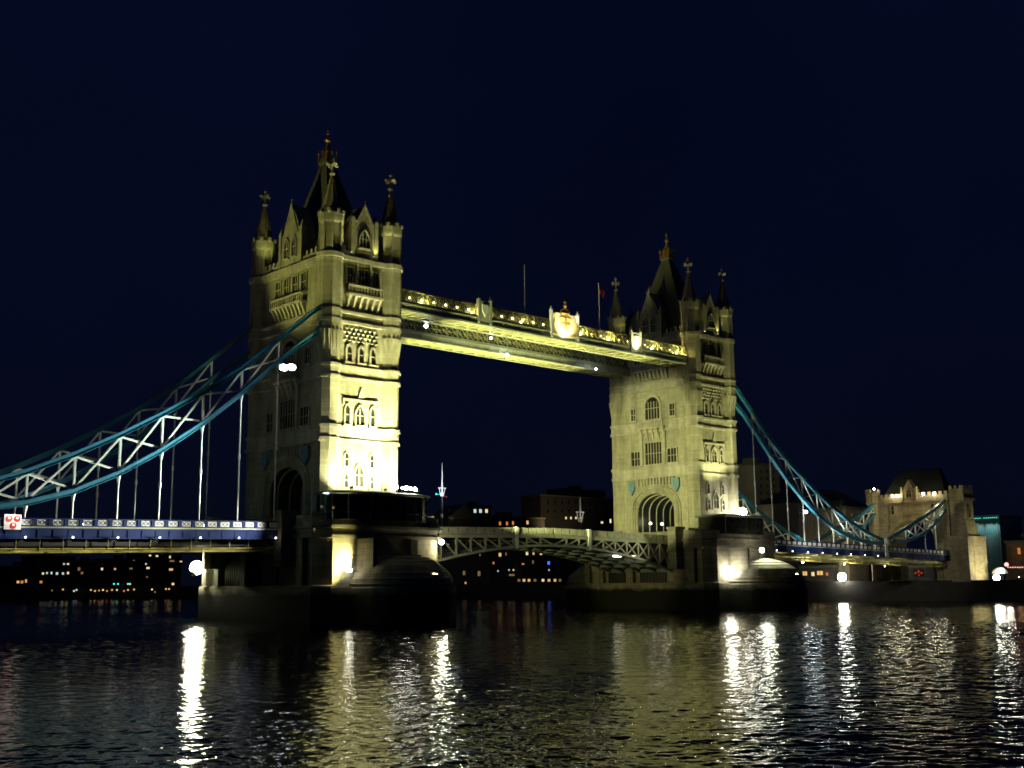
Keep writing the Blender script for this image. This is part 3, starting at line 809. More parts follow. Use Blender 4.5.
make_span(XN, -1, 'near side span with royal blue girder and row of white parapet panels', True)
make_span(XF, 1, 'far side span on the right, its underside lit pale yellow', False)
# small lamps under the hangers, on the girder
for X, s, nh in ((XN, -1, 9), (XF, 1, 9)):
    for i, d in enumerate(HD[:nh]):
        x, z = X+s*d, zdeck(d)-1.1
        t = thing('girder_lamp', 'small yellow lamp on the blue girder below a hanger of the near left span' if s < 0 else 'small lamp on the girder below a hanger of the right side span', 'lamp', (x, -10.0, z), 'girder lamps of the left span' if s < 0 else 'girder lamps of the right span')
        k = MB(); k.bar((x, -9.6, z), (x, -10.05, z), .08); k.lathe(x, -10.15, [(z-.02, .17), (z+.05, .2)], 8); k.build('bracket', M['dark'], t)
        b = MB(); b.ball((x, -10.15, z-.13), .11, 8, 5); b.build('bulb', M['bulbs'], t)
        lamp('SPOT', (x, -10.9, z+.1), (46 if s < 0 else 36)*(1 if i else .2), (1, .95, .55), (x, -9.5, z+1.1), 125, .7, .12, t)

# navigation signal board on the left span
xs = at(12.3, 522.5, Y=-9.9).x
t = thing('signal_board', 'square white board with three red round signals on the left parapet', 'signal', (xs, -9.9, zdeck(-xs)-.1))
P0 = Vector((xs, -9.95, zdeck(-xs)+.5))
b = MB(); b.box(P0.x-.95, P0.x+.95, P0.y-.08, P0.y+.04, P0.z-.85, P0.z+.85); b.build('board', M['white'], t)
for dx, dz in ((-.45, .38), (.45, .38), (.05, -.4)):
    k = MB(); k.tube((P0.x+dx, P0.y-.09, P0.z+dz), (P0.x+dx, P0.y-.2, P0.z+dz), .36, 16); o = k.build('disc', M['red'], t)
    k = MB(); k.tube((P0.x+dx, P0.y-.2, P0.z+dz+.08), (P0.x+dx, P0.y-.24, P0.z+dz+.08), .15, 12); k.build('lens', M['white'], o)
lamp('SPOT', (P0.x, P0.y-2.2, P0.z+1.3), 420, (1, .95, .85), P0, 70, .5, .1, t)

# ------------------------------------------------------------------ bascules
def zsoff(u):                                                  # u = 0 at the pier, 1 at mid span
    return 7.0+4.2*math.sin(min(u, 1)*math.pi/2)**.8
def make_leaf(x0, x1, label, cross):
    t = thing('bascule_leaf', label, 'bascule', (x0, 0, 7), 'two lifting leaves of the central span')
    zt = lambda u: 12.45+.55*u
    X = lambda u: x0+(x1-x0)*u
    r = MB(); us = [i/6 for i in range(7)]
    r.rings([[(X(u), -7.4, zt(u)-.35), (X(u), 7.4, zt(u)-.35), (X(u), 7.4, zt(u)), (X(u), -7.4, zt(u))] for u in us]); r.build('roadway', M['asphalt'], t)
    for sy in (-1, 1):
        y = sy*7.6; c = MB(); n = 10
        for i in range(n):
            u, v = i/n, (i+1)/n
            c.bar((X(u), y, zsoff(u)), (X(v), y, zsoff(v)), .42, .38)
            c.bar((X(u), y, zt(u)-.3), (X(v), y, zt(v)-.3), .4, .5)
        c.build('chord', M['leafpaint'], t)
        wb = MB()
        for i in range(n):
            u, v = i/n, (i+1)/n
            wb.bar((X(u), y, zsoff(u)), (X(u), y, zt(u)-.4), .26, .3)
            if zt(u)-zsoff(u) > 1.6:
                if cross and i < 6: wb.bar((X(u), y-.02, zsoff(u)+.1), (X(v), y-.02, zt(v)-.5), .2, .24)
                wb.bar((X(u), y+.03, zt(u)-.5), (X(v), y+.03, zsoff(v)+.1), .2, .24)
        wb.build('web', M['leafpaint'], t)
        if sy < 0 or True:
            ra = MB()
            for i in range(6):
                u, v = i/6, (i+1)/6
                ra.bar((X(u), y, zt(u)+1.05), (X(v), y, zt(v)+1.05), .2, .12)
                ra.bar((X(u), y, zt(u)+.08), (X(v), y, zt(v)+.08), .3, .16)
            ra.build('railing', M['leafpaint'], t)
            n2 = 16
            for i in range(n2):
                u, v = i/n2, (i+1)/n2; m_ = (u+v)/2
                p = MB(); e = (v-u)*.06
                p.rings([[(X(u+e), y-.04, zt(u)+.18), (X(u+e), y+.04, zt(u)+.18), (X(u+e), y+.04, zt(u)+.98), (X(u+e), y-.04, zt(u)+.98)],
                         [(X(v-e), y-.04, zt(v)+.18), (X(v-e), y+.04, zt(v)+.18), (X(v-e), y+.04, zt(v)+.98), (X(v-e), y-.04, zt(v)+.98)]])
                p.build('parapet_panel', M['leafpaint'], t)
        po = MB(); u = .72
        po.box(X(u)-.28, X(u)+.28, y-.35, y+.3, zsoff(u)-.3, zt(u)+1.25); po.build('pilaster', M['cream'], t)
    cg = MB()
    for i in range(11):
        u = i/10; cg.box(X(u)-.12, X(u)+.12, -7.4, 7.4, zsoff(u)-.1, zsoff(u)+.5)
    for y in (-4, 0, 4):
        for i in range(10):
            u, v = i/10, (i+1)/10; cg.bar((X(u), y, zsoff(u)+.1), (X(v), y, zsoff(v)+.1), .3, .5)
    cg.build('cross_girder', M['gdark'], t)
    return t
XM = (XN+XF)/2
make_leaf(XN+10.9, XM-.05, 'left leaf of the lifting span, hinged at the near pier', False)
make_leaf(XF-10.9, XM+.05, 'right leaf of the lifting span, deep lit truss at the far pier', True)

# ------------------------------------------------------------------ abutment gate tower (right)
def make_abutment():
    X0, X1 = 174.0, 182.0
    t = thing('abutment_tower', 'small battlemented stone gate tower at the right end of the bridge', 'gate tower', (180, 0, 5))
    w = MB(); hw = 6.0
    ring = [(-10, 5), (-10, 24.8), (10, 24.8), (10, 5), (hw, 5), (hw, 14.5)]
    for i in range(1, 12):
        a = math.pi*i/12; ring.append((hw*math.cos(a), 14.5+5.2*math.sin(a)**.9))
    ring += [(-hw, 14.5), (-hw, 5)]
    w.extr(ring, lambda y, z: (X0, y, z), lambda y, z: (X1, y, z)); w.build('wall', M['brickstone'], t)
    pr_ = MB(); pr_.box(X0-.35, X1+.35, -10.3, 10.3, 24.3, 24.85)
    pr_.box(X0-.1, X0+.5, -10, 10, 24.86, 25.8); pr_.box(X0+.55, X1, -10.1, -9.5, 24.86, 25.8)
    for i in range(14): 
        y = -9.6+i*1.45; pr_.box(X0-.09, X0+.49, y-.42, y+.42, 25.79, 26.6)
    pr_.build('parapet', M['brickstone'], t)
    for y, x, r_, zt in ((10.2, 174.2, 1.5, 28.0), (-11.2, 181.0, 0, 28.0)):
        k = MB()
        if r_:
            k.lathe(x, y, [(5, r_), (24.3, r_), (24.6, r_+.35), (25.2, r_+.3), (zt-.8, r_+.3), (zt-.79, r_), (zt-.3, r_)])
            for i in range(8): k.lathe(x+1.6*math.cos(i*math.pi/4), y+1.6*math.sin(i*math.pi/4), [(zt-.8, .35), (zt, .35)], 4)
        else:
            k.box(174.6, 179.4, -13.6, -9.99, 5, 24.2); k.box(174.2, 179.8, -14.0, -9.8, 24.2, 24.8); k.box(174.5, 179.5, -13.7, -10.1, 24.8, 27.0)
            for i in range(4):
                xx = 175.1+i*1.3; k.box(xx-.42, xx+.42, -13.72, -13.1, 26.99, 27.8)
            for i in range(3): k.box(174.48, 175.1, -13.5+i*1.3, -12.8+i*1.3, 26.99, 27.75)
            k.box(174.3, 179.7, -13.9, -9.85, 17.0, 17.4)
        k.build('turret', M['brickstone'], t)
    F = lambda s, z, n: (X0-n, -s, z)
    g = MB(); g.extr([(-1.9, 24.85), (-1.9, 27.4), (-1.5, 27.6), (0, 30.0), (1.5, 27.6), (1.9, 27.4), (1.9, 24.85)], lambda a, b: F(a, b, -1.5), lambda a, b: F(a, b, .25))
    for s in (-1.9, 1.9): fbox(g, F, s-.25, s+.25, 24.6, 28.2, -.3, .45)
    go = g.build('gable', M['brickstone'], t)
    window(go, F, 0, 25.6, 27.6, 1.3, 2, n0=.25, sur=.2, mat_=M['brickstone'])
    for s in (-4.8, 6.0): window(t, F, s, 21.6, 23.6, .8, 1, arched=False, sur=.25, mat_=M['brickstone'])
    F2 = lambda s, z, n: (177+s, -(13.6+n), z)
    window(t, F2, 0, 20.0, 22.6, 1.0, 1, sur=.25, mat_=M['brickstone'])
    am = MB()
    for off, pz in ((0, .2), (.5, .45), (1.0, .25)):
        def rg(o): return [(-hw-o, 5)] + [((hw+o)*math.cos(math.pi*(1-i/12)), 14.5+(5.2+o)*math.sin(math.pi*i/12)**.9) for i in range(13)] + [(hw+o, 5)]
        am.strip(rg(off+.5), rg(off), lambda y, z: (X0+.1, y, z), lambda y, z: (X0-pz, y, z))
    am.build('arch_moulding', M['brickstone'], t)
    r = MB(); r.rings([[(X0+1.2, -9, 24.9), (X1-1, -9, 24.9), (X1-1, 9, 24.9), (X0+1.2, 9, 24.9)], [(X0+5.6, -5.5, 32.6), (X0+6.6, -5.5, 32.6), (X0+6.6, 5.5, 32.6), (X0+5.6, 5.5, 32.6)]])
    r.build('roof', M['slate2'], t)
    k = MB(); k.bar((X0+6.1, -5.6, 32.7), (X0+6.1, 5.6, 32.7), .3); k.tube((X0+6.1, 5.5, 32.6), (X0+6.1, 5.5, 36), .06, 6); k.build('ridge', M['dark'], t)
    # stepped base with its floodlit flank wall
    b = MB(); b.box(173.4, 182.6, -14.6, -9.98, 4.6, 15.0); b.box(173.2, 182.8, -14.8, -9.9, 15.0, 15.5)
    b.rings([[(174.0, -14.5, 15.5), (180.0, -14.5, 15.5), (180.0, -13, 15.5), (174, -13, 15.5)], [(174.6, -13.7, 19.5), (179.4, -13.7, 19.5), (179.4, -13, 19.5), (174.6, -13, 19.5)]])
    b.box(173.3, 182.7, -14.7, -14.55, 9.0, 9.4)
    b.build('base', M['brickstone'], t)
    return t
make_abutment()

# ------------------------------------------------------------------ lamps and floodlights of the bridge
def globe(name, label, cat, loc, r, m, power=0, col=WARM, foot=None, group=None, soft=None, bulb='globe'):
    """a lamp globe on a bracket or post that reaches its foot"""
    loc = Vector(loc); ft = Vector(foot) if foot is not None else loc-Vector((0, 0, r*2))
    t = thing(name, label, cat, ft, group)
    b = MB(); b.ball(loc, r, 12, 8); b.build(bulb, M[m], t, True)
    k = MB(); d = (ft-loc).normalized()
    k.tube(loc+d*r*.9, ft, max(.05, r*.16), 8); k.tube(loc+d*r*.8, loc+d*r*1.15, r*.5, 10)
    k.build('post' if abs(d.z) > .7 else 'bracket', M['dark'], t)
    if power: lamp('POINT', loc-d*(r+.25), power, col, size=soft or r*.6, parent=t)
    return t
# pier lamps
t = globe('pier_lamp', 'very bright lamp on a bracket at the back left corner of the near pier', 'lamp', (-11.8, 15.0, 7.7), 1.0, 'hot', 0, foot=(-12.6, 15.0, 6.5))
lamp('POINT', (-11.7, 14.2, 8.6), 800, (1, .93, .55), size=.3, parent=t)
lamp('POINT', (-13.0, 10.5, 6.6), 110, (.9, 1, .45), size=.3, parent=t)
for X, P, w1, l1, l2 in ((XN, 4200, 3400, 'bright yellow floodlight on the front wall of the near pier, beside a buttress', 'lamp high on the nose end of the near pier, right of the cabin'),
                 (XF, 1200, 2600, 'bright yellow floodlight on the front wall of the far pier, beside a buttress', 'white lamp lighting the round nose of the far pier')):
    t = globe('pier_floodlight', l1, 'floodlight', (X-6.5, -17.5, 6.9), (.24 if X < 1 else .8), 'bulbw', foot=(X-4.85, -17.3, 6.7))
    lamp('SPOT', (X-6.2, -18.1, 7.2), P*2.2, (1, .92, .36), (X-8.7, -16.4, 8.6 if X < 1 else 7.4), 138 if X < 1 else 100, .5, .25, t)
    if X < 1:
        t = globe('pier_lamp', l2, 'lamp', (9.2, -17.3, 10.9), .36, 'bulbw', foot=(8.7, -16.55, 11.3))
        lamp('POINT', (9.5, -17.5, 10.2), 1000, (1, .95, .55), size=.2, parent=t)
        globe('pier_lamp', 'small lamp low on the rim of the round nose of the near pier', 'lamp', at(446, 583, Y=-20.5), .14, 'bulbw', 60, foot=at(446, 583, Y=-20.5)+Vector((-1.0, .2, -1.2)))
    else:
        t = globe('pier_lamp', l2, 'lamp', (X+.4, -19.8, 10.7), .45, 'bulbw', foot=(X+.4, -16.5, 11.6))
        lamp('SPOT', (X-.9, -21.6, 11.4), 7000, (.95, 1, .70), (X-2.6, -25.0, 5.5), 125, .7, .25, t)

# floodlights washing the near tower
for i, (x, tz, P, ang, lab) in enumerate(((-5.2, 22.5, 4200, 95, 'leftmost floodlight on the rounded cabin roof'), (0.6, 23, 6200, 95, 'middle floodlight on the rounded cabin roof'), (6.2, 23, 5200, 95, 'right floodlight near the end of the rounded cabin roof'))):
    floodlight((x, -15.6, 18.1), (x*.55, -10.3, tz), P*2.2, ang, lab, (1, .985, .57), s=.42, group='floodlights on the cabin roof')
floodlight((2.6, -17.6, 18.3), (0, -10.5, 37), 62000, 62, 'floodlight tilted steeply up at the front edge of the rounded cabin roof', s=.5, group='floodlights on the cabin roof')
floodlight((0, -27.2, 6.2), (0, -10.5, 54), 120000, 36, 'narrow beam floodlight on the tip of the near pier nose', OLIVE, blend=1, s=.5, foot=(0, -26.6, 4.7))
floodlight((82.3, -27.2, 6.2), (82.3, -10.5, 54), 52000, 34, 'narrow beam floodlight on the tip of the far pier nose', OLIVE, blend=1, s=.5, foot=(82.3, -26.6, 4.7))
for i, (x, y) in enumerate(((.6, -18.0), (1.7, -17.9), (2.4, -17.9), (3.3, -17.7), (4.3, -17.4))):
    globe('roof_lamp', 'small round lamp in the cluster at the right end of the rounded cabin roof', 'lamp', (x, y, 18.2), (.24, .17, .3, .2, .26)[i], 'bulbw', 0, foot=(x, y, 17.35), group='cluster of roof lamps')
# added floodlight out on the left span, brightening the tower top
floodlight((-46, -2.6, 12.9), (-6, -4, 57), 64000, 27, 'added narrow floodlight on the left span parapet aimed at the tower top', OLIVE, s=.4, lens='wdim')

for X, P, nm in ((XN, 750, 'near'), (XF, 380, 'far')):  # small floodlights added at the cornice to brighten the spires
    for (lx, ly), (tx, ty), lab in (((1.4, -10.9), (5.2, -9.6), 'by the river gable lighting the right spire'), ((-2.6, -10.9), (-5.3, -9.6), 'by the river gable lighting the corner spire'), ((-6.7, 4.4), (-5.4, 9.4), 'by the road gable lighting the rear left spire')):
        floodlight((X+lx, ly, 52.75), (X+tx, ty, 61.2), P, 58, 'added small cornice floodlight of the %s tower %s' % (nm, lab), OLIVE, blend=1, s=.22, lens='bulbs', group='added cornice floodlights', foot=(X+lx, ly, 52.3))

# floodlights for the far tower, the walkway soffits and the far pier
floodlight((12.2, -13.5, 14.9), (76, -1, 26.5), 165000, 32.5, 'floodlight on the right edge of the near pier aimed at the far tower', (.97, 1, .46), s=.6, blend=.45)
floodlight((12.4, 4.0, 14.6), (34, 7.0, 46), 150000, 46, 'floodlight behind the near tower aimed up at the farther walkway', (.97, 1, .46), s=.5)
floodlight((12.4, -15.6, 14.6), (31, -8.2, 46), 140000, 48, 'floodlight on the near pier right of the cabin aimed up at the nearer walkway', (.97, 1, .46), s=.5)
floodlight((70.6, -14.5, 14.6), (53, -8.2, 46), 140000, 50, 'floodlight on the left edge of the far pier aimed up at the walkways', (.97, 1, .46), s=.5, lens='wdim')
floodlight((70.6, 4.0, 14.6), (50, 7.0, 46), 140000, 48, 'floodlight behind the far arch aimed up at the farther walkway', (.97, 1, .46), s=.5, lens='wdim')
floodlight((12.0, 9.0, 6.2), (71.6, 2, 6.5), 24000, 24, 'low floodlight on the near pier aimed across at the far pier', (1, .92, .36), s=.4)
floodlight((83.4, -15.8, 17.6), (82.2, -10.3, 20), 750, 85, 'white floodlight on the box cabin roof aimed at the far tower windows', (.96, 1, .72), blend=1, s=.4, group='far cabin floodlights')
floodlight((80.0, -17.4, 17.6), (82.3, -10.3, 40), 20000, 70, 'upturned floodlight on the front edge of the box cabin roof', (.97, 1, .46), s=.4, group='far cabin floodlights')
t = globe('roof_lamp', 'glaring white lamp at the right end of the box cabin on the far pier', 'lamp', (86.2, -13.2, 18.1), .85, 'bulbw', 0, foot=(85.6, -13.2, 16.9))
lamp('POINT', (86.4, -14.2, 18.2), 500, (1, .97, .8), size=.4, parent=t)
# bascule lights
floodlight((11.3, -16.2, 10.6), (50, -7.6, 12.4), 5000, 20, 'small floodlight on the near pier aimed along the lifting span', WARM, s=.35)
floodlight((69.5, -16.6, 11.0), (57, -7.6, 11.5), 2200, 60, 'small floodlight on the far pier aimed along the deep truss', (.98, 1, .62), s=.35, lens='wdim')
p = at(617, 556, Y=-5.5)
for dx, lab in ((0, 'bright tube lamp under the right leaf of the lifting span'), (4.6, 'dimmer tube lamp under the right leaf nearer the far pier')):
    t = thing('tube_lamp', lab, 'lamp', (p.x+dx, p.y, p.z+.4), 'tube lamps under the lifting span')
    k = MB(); k.box(p.x+dx-1.1, p.x+dx+1.1, p.y-.1, p.y+.1, p.z+.12, p.z+.45); k.build('housing', M['dark'], t)
    k = MB(); k.tube((p.x+dx-1.0, p.y, p.z), (p.x+dx+1.0, p.y, p.z), .16, 8); k.build('tube', M['bulbs'], t)
    lamp('SPOT', (p.x+dx, p.y, p.z-.6), 50, (1, .97, .72), (p.x+dx, p.y, 30), 150, .5, .3, t)
# lanterns inside the far arch
for (u, v), lab in (((650.5, 523.5), 'left of two lanterns glowing inside the far road arch'), ((662, 524), 'right of two lanterns glowing inside the far road arch')):
    p = at(u, v, X=78.6)
    globe('arch_lantern', lab, 'lamp', p, .26, 'bulbs', 60, (1, .92, .6), foot=(p.x, p.y, 12.5), group='lanterns inside the far arch')
# lamps under the walkways
for u, v, lab in ((426, 326, 'white lamp under the walkways, first one right of the near tower'), (491, 338, 'faint white lamp under the walkways, between two brighter ones'), (507, 355, 'white lamp under the farther walkway near its middle'), (596, 369, 'white lamp under the walkways close to the far tower')):
    p = at(u, v, Z=45.55)
    globe('walkway_lamp', lab, 'lamp', p, .3 if v in (326, 355) else .18, 'bulbc', 130, COOL, foot=(p.x, p.y, 46.2), group='lamps under the walkways')
# crest and panel lighting
floodlight((41.0, -13.2, 45.4), (42.3, -9.6, 49.6), 4200, 75, 'floodlight on an arm below the gilded coat of arms', (1, .88, .55), s=.3, foot=(41.0, -9.9, 46.0))
floodlight((60.2, -12.4, 45.6), (60.6, -9.6, 48.8), 3600, 55, 'floodlight on an arm below the lit panel right of the crest', (1, .93, .55), s=.3, foot=(60.2, -9.9, 46.0))
globe('walkway_lamp', 'single lamp at the right edge of the gilded coat of arms', 'lamp', (45.0, -9.9, 50.0), .22, 'bulbw', 80, foot=(44.6, -9.7, 49.2))
for x in (12, 22, 33, 47, 54, 66, 73):
    lamp('POINT', (x, -9.15, 47.75), 260 if x < 46 else 800, (1, .86, .30), size=.2, parent=wn)

# twin cold lamps on the left chain, deck floods, right chain lamp
t = thing('twin_floodlight', 'pair of dazzling cold white lamps bracketed to the left chain by the near tower', 'floodlight', (-13.4, -9.9, 34.0))
b = MB(); b.bar((-13.4, -9.6, 34.0), (-13.4, -11.4, 34.0), .12); b.bar((-14.6, -11.3, 34.0), (-12.2, -11.3, 34.2), .12); b.build('bracket', M['dark'], t)
for x, z in ((-14.05, 34.15), (-12.8, 34.35)):
    h = MB(); h.rings([[(x-.35, -11.2, z-.3), (x+.35, -11.2, z-.3), (x+.35, -11.2, z+.3), (x-.35, -11.2, z+.3)], [(x-.55, -11.8, z-.42), (x+.55, -11.8, z-.42), (x+.55, -11.8, z+.42), (x-.55, -11.8, z+.42)]])
    hh = h.build('lamp_head', M['dark'], t)
    g = MB(); g.lathe(x, -11.9, [(z-.45, .02), (z-.36, .42), (z-.15, .62), (z+.15, .62), (z+.36, .42), (z+.45, .02)], 14, sy=.3); g.build('lens', M['bulbc'], hh)
lamp('SPOT', (-13.6, -12.3, 34.0), 26000, (.92, .97, 1), (-27, -9.6, 12.5), 58, .8, .3, t)
# added floodlights on the piers, dim glass, brightening parapets and chain
floodlight((-9.2, -17.2, 15.2), (-17, -9.5, 33.5), 11000, 34, 'added floodlight on the near pier corner aimed up at the head of the left chain', (.84, 1, 1), blend=1, s=.4, lens='wdim', foot=(-8.6, -16.2, 14.4))
floodlight((-10.6, -16.6, 15.2), (-38, -9.5, 24), 140000, 50, 'added floodlight on the near pier corner aimed out at the left chain', (.86, 1, .9), blend=1, s=.4, lens='wdim', foot=(-9.6, -16.0, 14.4))
floodlight((-11.4, -16.2, 12.2), (-45, -9.5, 12.2), 115000, 28, 'added long throw floodlight on the near pier aimed along the left parapet', (1, .98, .80), blend=1, s=.4, lens='wdim')
floodlight((-11.4, -15.6, 14.4), (-22, -9.5, 12.2), 13000, 62, 'added short throw floodlight on the near pier aimed at the left parapet', (1, .98, .85), blend=1, s=.4, lens='wdim')
floodlight((93.4, -16.2, 12.2), (126, -9.5, 12.0), 40000, 30, 'added floodlight on the far pier aimed along the right parapet', (1, .98, .80), blend=1, s=.4, lens='wdim')
for i, (d, P) in enumerate(((22, 6500), (30, 7800), (38, 6800), (46, 5500), (54, 4200))):
    for y, k, side in ((-6.4, .8, 'inside the front chain'), (8.2, .35, 'under the rear chain')):
        if y > 0 and i % 2: continue
        floodlight((-d, y, zdeck(d)+(.45 if abs(y) < 9 else -.9)), (-d-(4 if d < 35 else 1.5), -9.5 if y < 0 else 9.5, zdeck(d)+16), P*k, 92, 'upturned floodlight %s of the left span' % side, (.86, 1, .86), blend=1, s=.32 if y < -9 else .4,
                   group='chain floodlights of the left span, %s' % side, foot=None if abs(y) < 9 else (-d, -9.9, zdeck(d)-1.3))
for i, (d, P) in enumerate(((20, 6500), (30, 6500), (43, 4500), (56, 3000), (72, 4000), (83, 5500))):
    for y, k, side in ((-8.2, 1, 'front'), (8.2, .5, 'rear')):
        if y > 0 and i % 2 == 0: continue
        floodlight((XF+d, y*.86, zdeck(d)+.45), (XF+d+(1.5 if d < 60 else -1.5), y*1.16, zdeck(d)+18), P*k, 92, 'upturned floodlight on the right span roadway lighting the %s chain' % side, (.84, 1, 1), blend=1, s=.4, group='chain floodlights of the right span, %s side' % side)
p = at(806, 512, Y=-10.4)
globe('chain_lamp', 'cold white lamp on an arm between hangers of the right span', 'lamp', p, .32, 'bulbc', 300, COOL, foot=(p.x-2.4, -9.6, p.z))
# underside of the right span
for i, d in enumerate((18, 33, 49, 66)):
    t = globe('soffit_lamp', 'bright lamp hanging under the right side span' if i != 1 else 'brightest lamp hanging under the right side span', 'lamp', (XF+d, -6.8, zdeck(d)-3.2), .16 if i == 1 else .1, 'bulbw', 0, foot=(XF+d, -6.8, zdeck(d)-1.7), group='lamps under the right span' if i != 1 else None)
    lamp('SPOT', (XF+d, -8.0, zdeck(d)-4.4), 2000 if i < 3 else 900, (1, .93, .62), (XF+d, -7.6, 20), 160, .5, .3, t)
for i, d in enumerate((22, 30, 38, 46, 54)):
    lamp('SPOT', (-d, -8.3, zdeck(d)-3.6), 60, (1, .92, .35), (-d, -8.3, 20), 160, .6, .2)

# abutment lamps
for u, v, lab in ((874, 489, 'lamp on the round corner turret of the small gate tower'), (893, 496, 'left lamp of the white pair on the gate tower parapet'), (898.5, 496, 'right lamp of the white pair on the gate tower parapet'),
                  (923, 494, 'white lamp just right of the gable on the gate tower'), (934, 494, 'white lamp at the right end of the gate tower parapet')):
    p = at(u, v, X=173.4)
    globe('parapet_lamp', lab, 'lamp', p, .27 if u > 880 else .22, 'bulbw', 220, (1, .86, .45), foot=(p.x+.5, p.y, min(p.z-.5, 26)), group='lamps on the gate tower')
floodlight((164, -4, 12.5), (174, 2, 23), 3200, 85, 'floodlight on the right span facing the gate tower wall', (1, .85, .42), s=.35)
floodlight((178.5, -24, 5.6), (178.5, -14.6, 10.5), 7500, 75, 'floodlight on the quay washing the pale base wall', (1, .96, .5), s=.35)
floodlight((174.9, 9.2, 25.6), (177.0, 7.4, 28.5), 20000, 56, 'green floodlight behind the parapet lighting the steep roof', (.22, 1, .08), blend=1, s=.3)
# quay lamps on the right bank
p = at(842, 577, X=172.9)
t = globe('quay_lamp', 'dazzling white lamp on the river wall under the right span', 'lamp', p, 1.1, 'bulbq', 0, foot=(173.6, p.y, 5.0))
lamp('POINT', p+Vector((-1.5, -.6, .2)), 60, (1, .98, .85), size=.6, parent=t)
for u, v, r, m_, X, lab in ((996.5, 577.5, .75, 'bulbw', 176, 'largest round white lamp on the right quay'), (1006.5, 564.5, .5, 'pink', 186, 'pinkish lamp at the end of the string of bulbs on the quay')):
    p = at(u, v, X=X); globe('quay_lamp', lab, 'lamp', p, r, m_, 700, (1, .93, .7), foot=(p.x, p.y, 5.0))
p = at(1000, 573.5, X=182)
t = thing('awning', 'pale half round awning on the right quay, lit from beneath', 'awning', (p.x, p.y, 5))
k = MB(); k.lathe(p.x, p.y, [(p.z, 1.9), (p.z+.7, 1.6), (p.z+1.3, .9), (p.z+1.6, .1)], 14); k.build('canopy', M['white'], t)
k = MB()
for a in range(4): k.tube((p.x+1.6*math.cos(a*1.57+.7), p.y+1.6*math.sin(a*1.57+.7), 5), (p.x+1.6*math.cos(a*1.57+.7), p.y+1.6*math.sin(a*1.57+.7), p.z+.2), .06, 6)
k.build('leg', M['dark'], t)
lamp('POINT', (p.x-2.5, p.y-1.5, p.z+1.0), 260, (1, .95, .7), size=.2, parent=t)
t = thing('light_string', 'pink string of bulbs along the right quay', 'light string', at(1015, 584, X=186))
k = MB(); 
for i in range(16):
    q = at(1008+i*2.4, 567.2+.15*(i % 3), X=186); k.ball(q, .16, 6, 4)
k.build('bulbs', M['pink'], t)
q0, q1 = at(1008, 566.4, X=186), at(1046, 566.4, X=186); k = MB(); k.bar(q0, q1, .06); k.bar(q0, (q0.x, q0.y, 5), .1); k.bar(q1, (q1.x, q1.y, 5), .1); k.build('cable', M['dark'], t)

# ------------------------------------------------------------------ masts behind the lifting span
def mast(u, v0, vl, v1, Y, label, crown):
    a, b, c = at(u, v0, Y=Y), at(u, vl, Y=Y), at(u, v1, Y=Y)
    t = thing('beacon_mast', label, 'mast', (b.x, Y, 5))
    k = MB(); k.tube((b.x, Y, 5), (b.x, Y, b.z-1.4), .5, 8, .35); k.build('post', M['dark'], t)
    k = MB(); k.tube((b.x, Y, b.z-1.4), (b.x, Y, a.z), .32, 8, .2); k.build('pole', M['white'], t)
    k = MB()
    for dx in (-1.3, 0, 1.3): k.bar((b.x+dx*.4, Y, b.z-1.4), (b.x+dx, Y, b.z+1.4), .22)
    k.bar((b.x-1.6, Y, b.z+1.3), (b.x+1.6, Y, b.z+1.3), .3); k.bar((b.x-.9, Y, b.z-.4), (b.x+.9, Y, b.z-.4), .25); k.build('platform', M['white'], t)
    if crown:
        k = MB(); k.ball((b.x-2.4, Y, b.z-.8), .32); k.bar((b.x-2.4, Y, b.z-.8), (b.x-.6, Y, b.z-.9), .12); k.build('teal_lamp', M['teal'], t)
        k = MB(); k.ball((b.x+1.6, Y-.3, b.z-1.5), .26); k.bar((b.x+1.6, Y, b.z-1.5), (b.x+.4, Y, b.z-1.2), .12); k.build('red_lamp', M['redl'], t)
        lamp('POINT', (b.x-2.4, Y-4.5, b.z-1), 1700, COOL, size=.3, parent=t)
        lamp('POINT', (b.x+1.0, Y-3.5, b.z+5), 700, COOL, size=.3, parent=t)
    else:
        lamp('POINT', (b.x+1.2, Y-4, b.z+1), 260, (1, .95, .75), size=.3, parent=t)
    return t
mast(442, 463, 492, 503, 150, 'tall white lit mast with teal and red lamps behind the near pier', True)
mast(580, 497, 517, 528, 70, 'thin grey mast rising behind the right leaf of the lifting span', False)

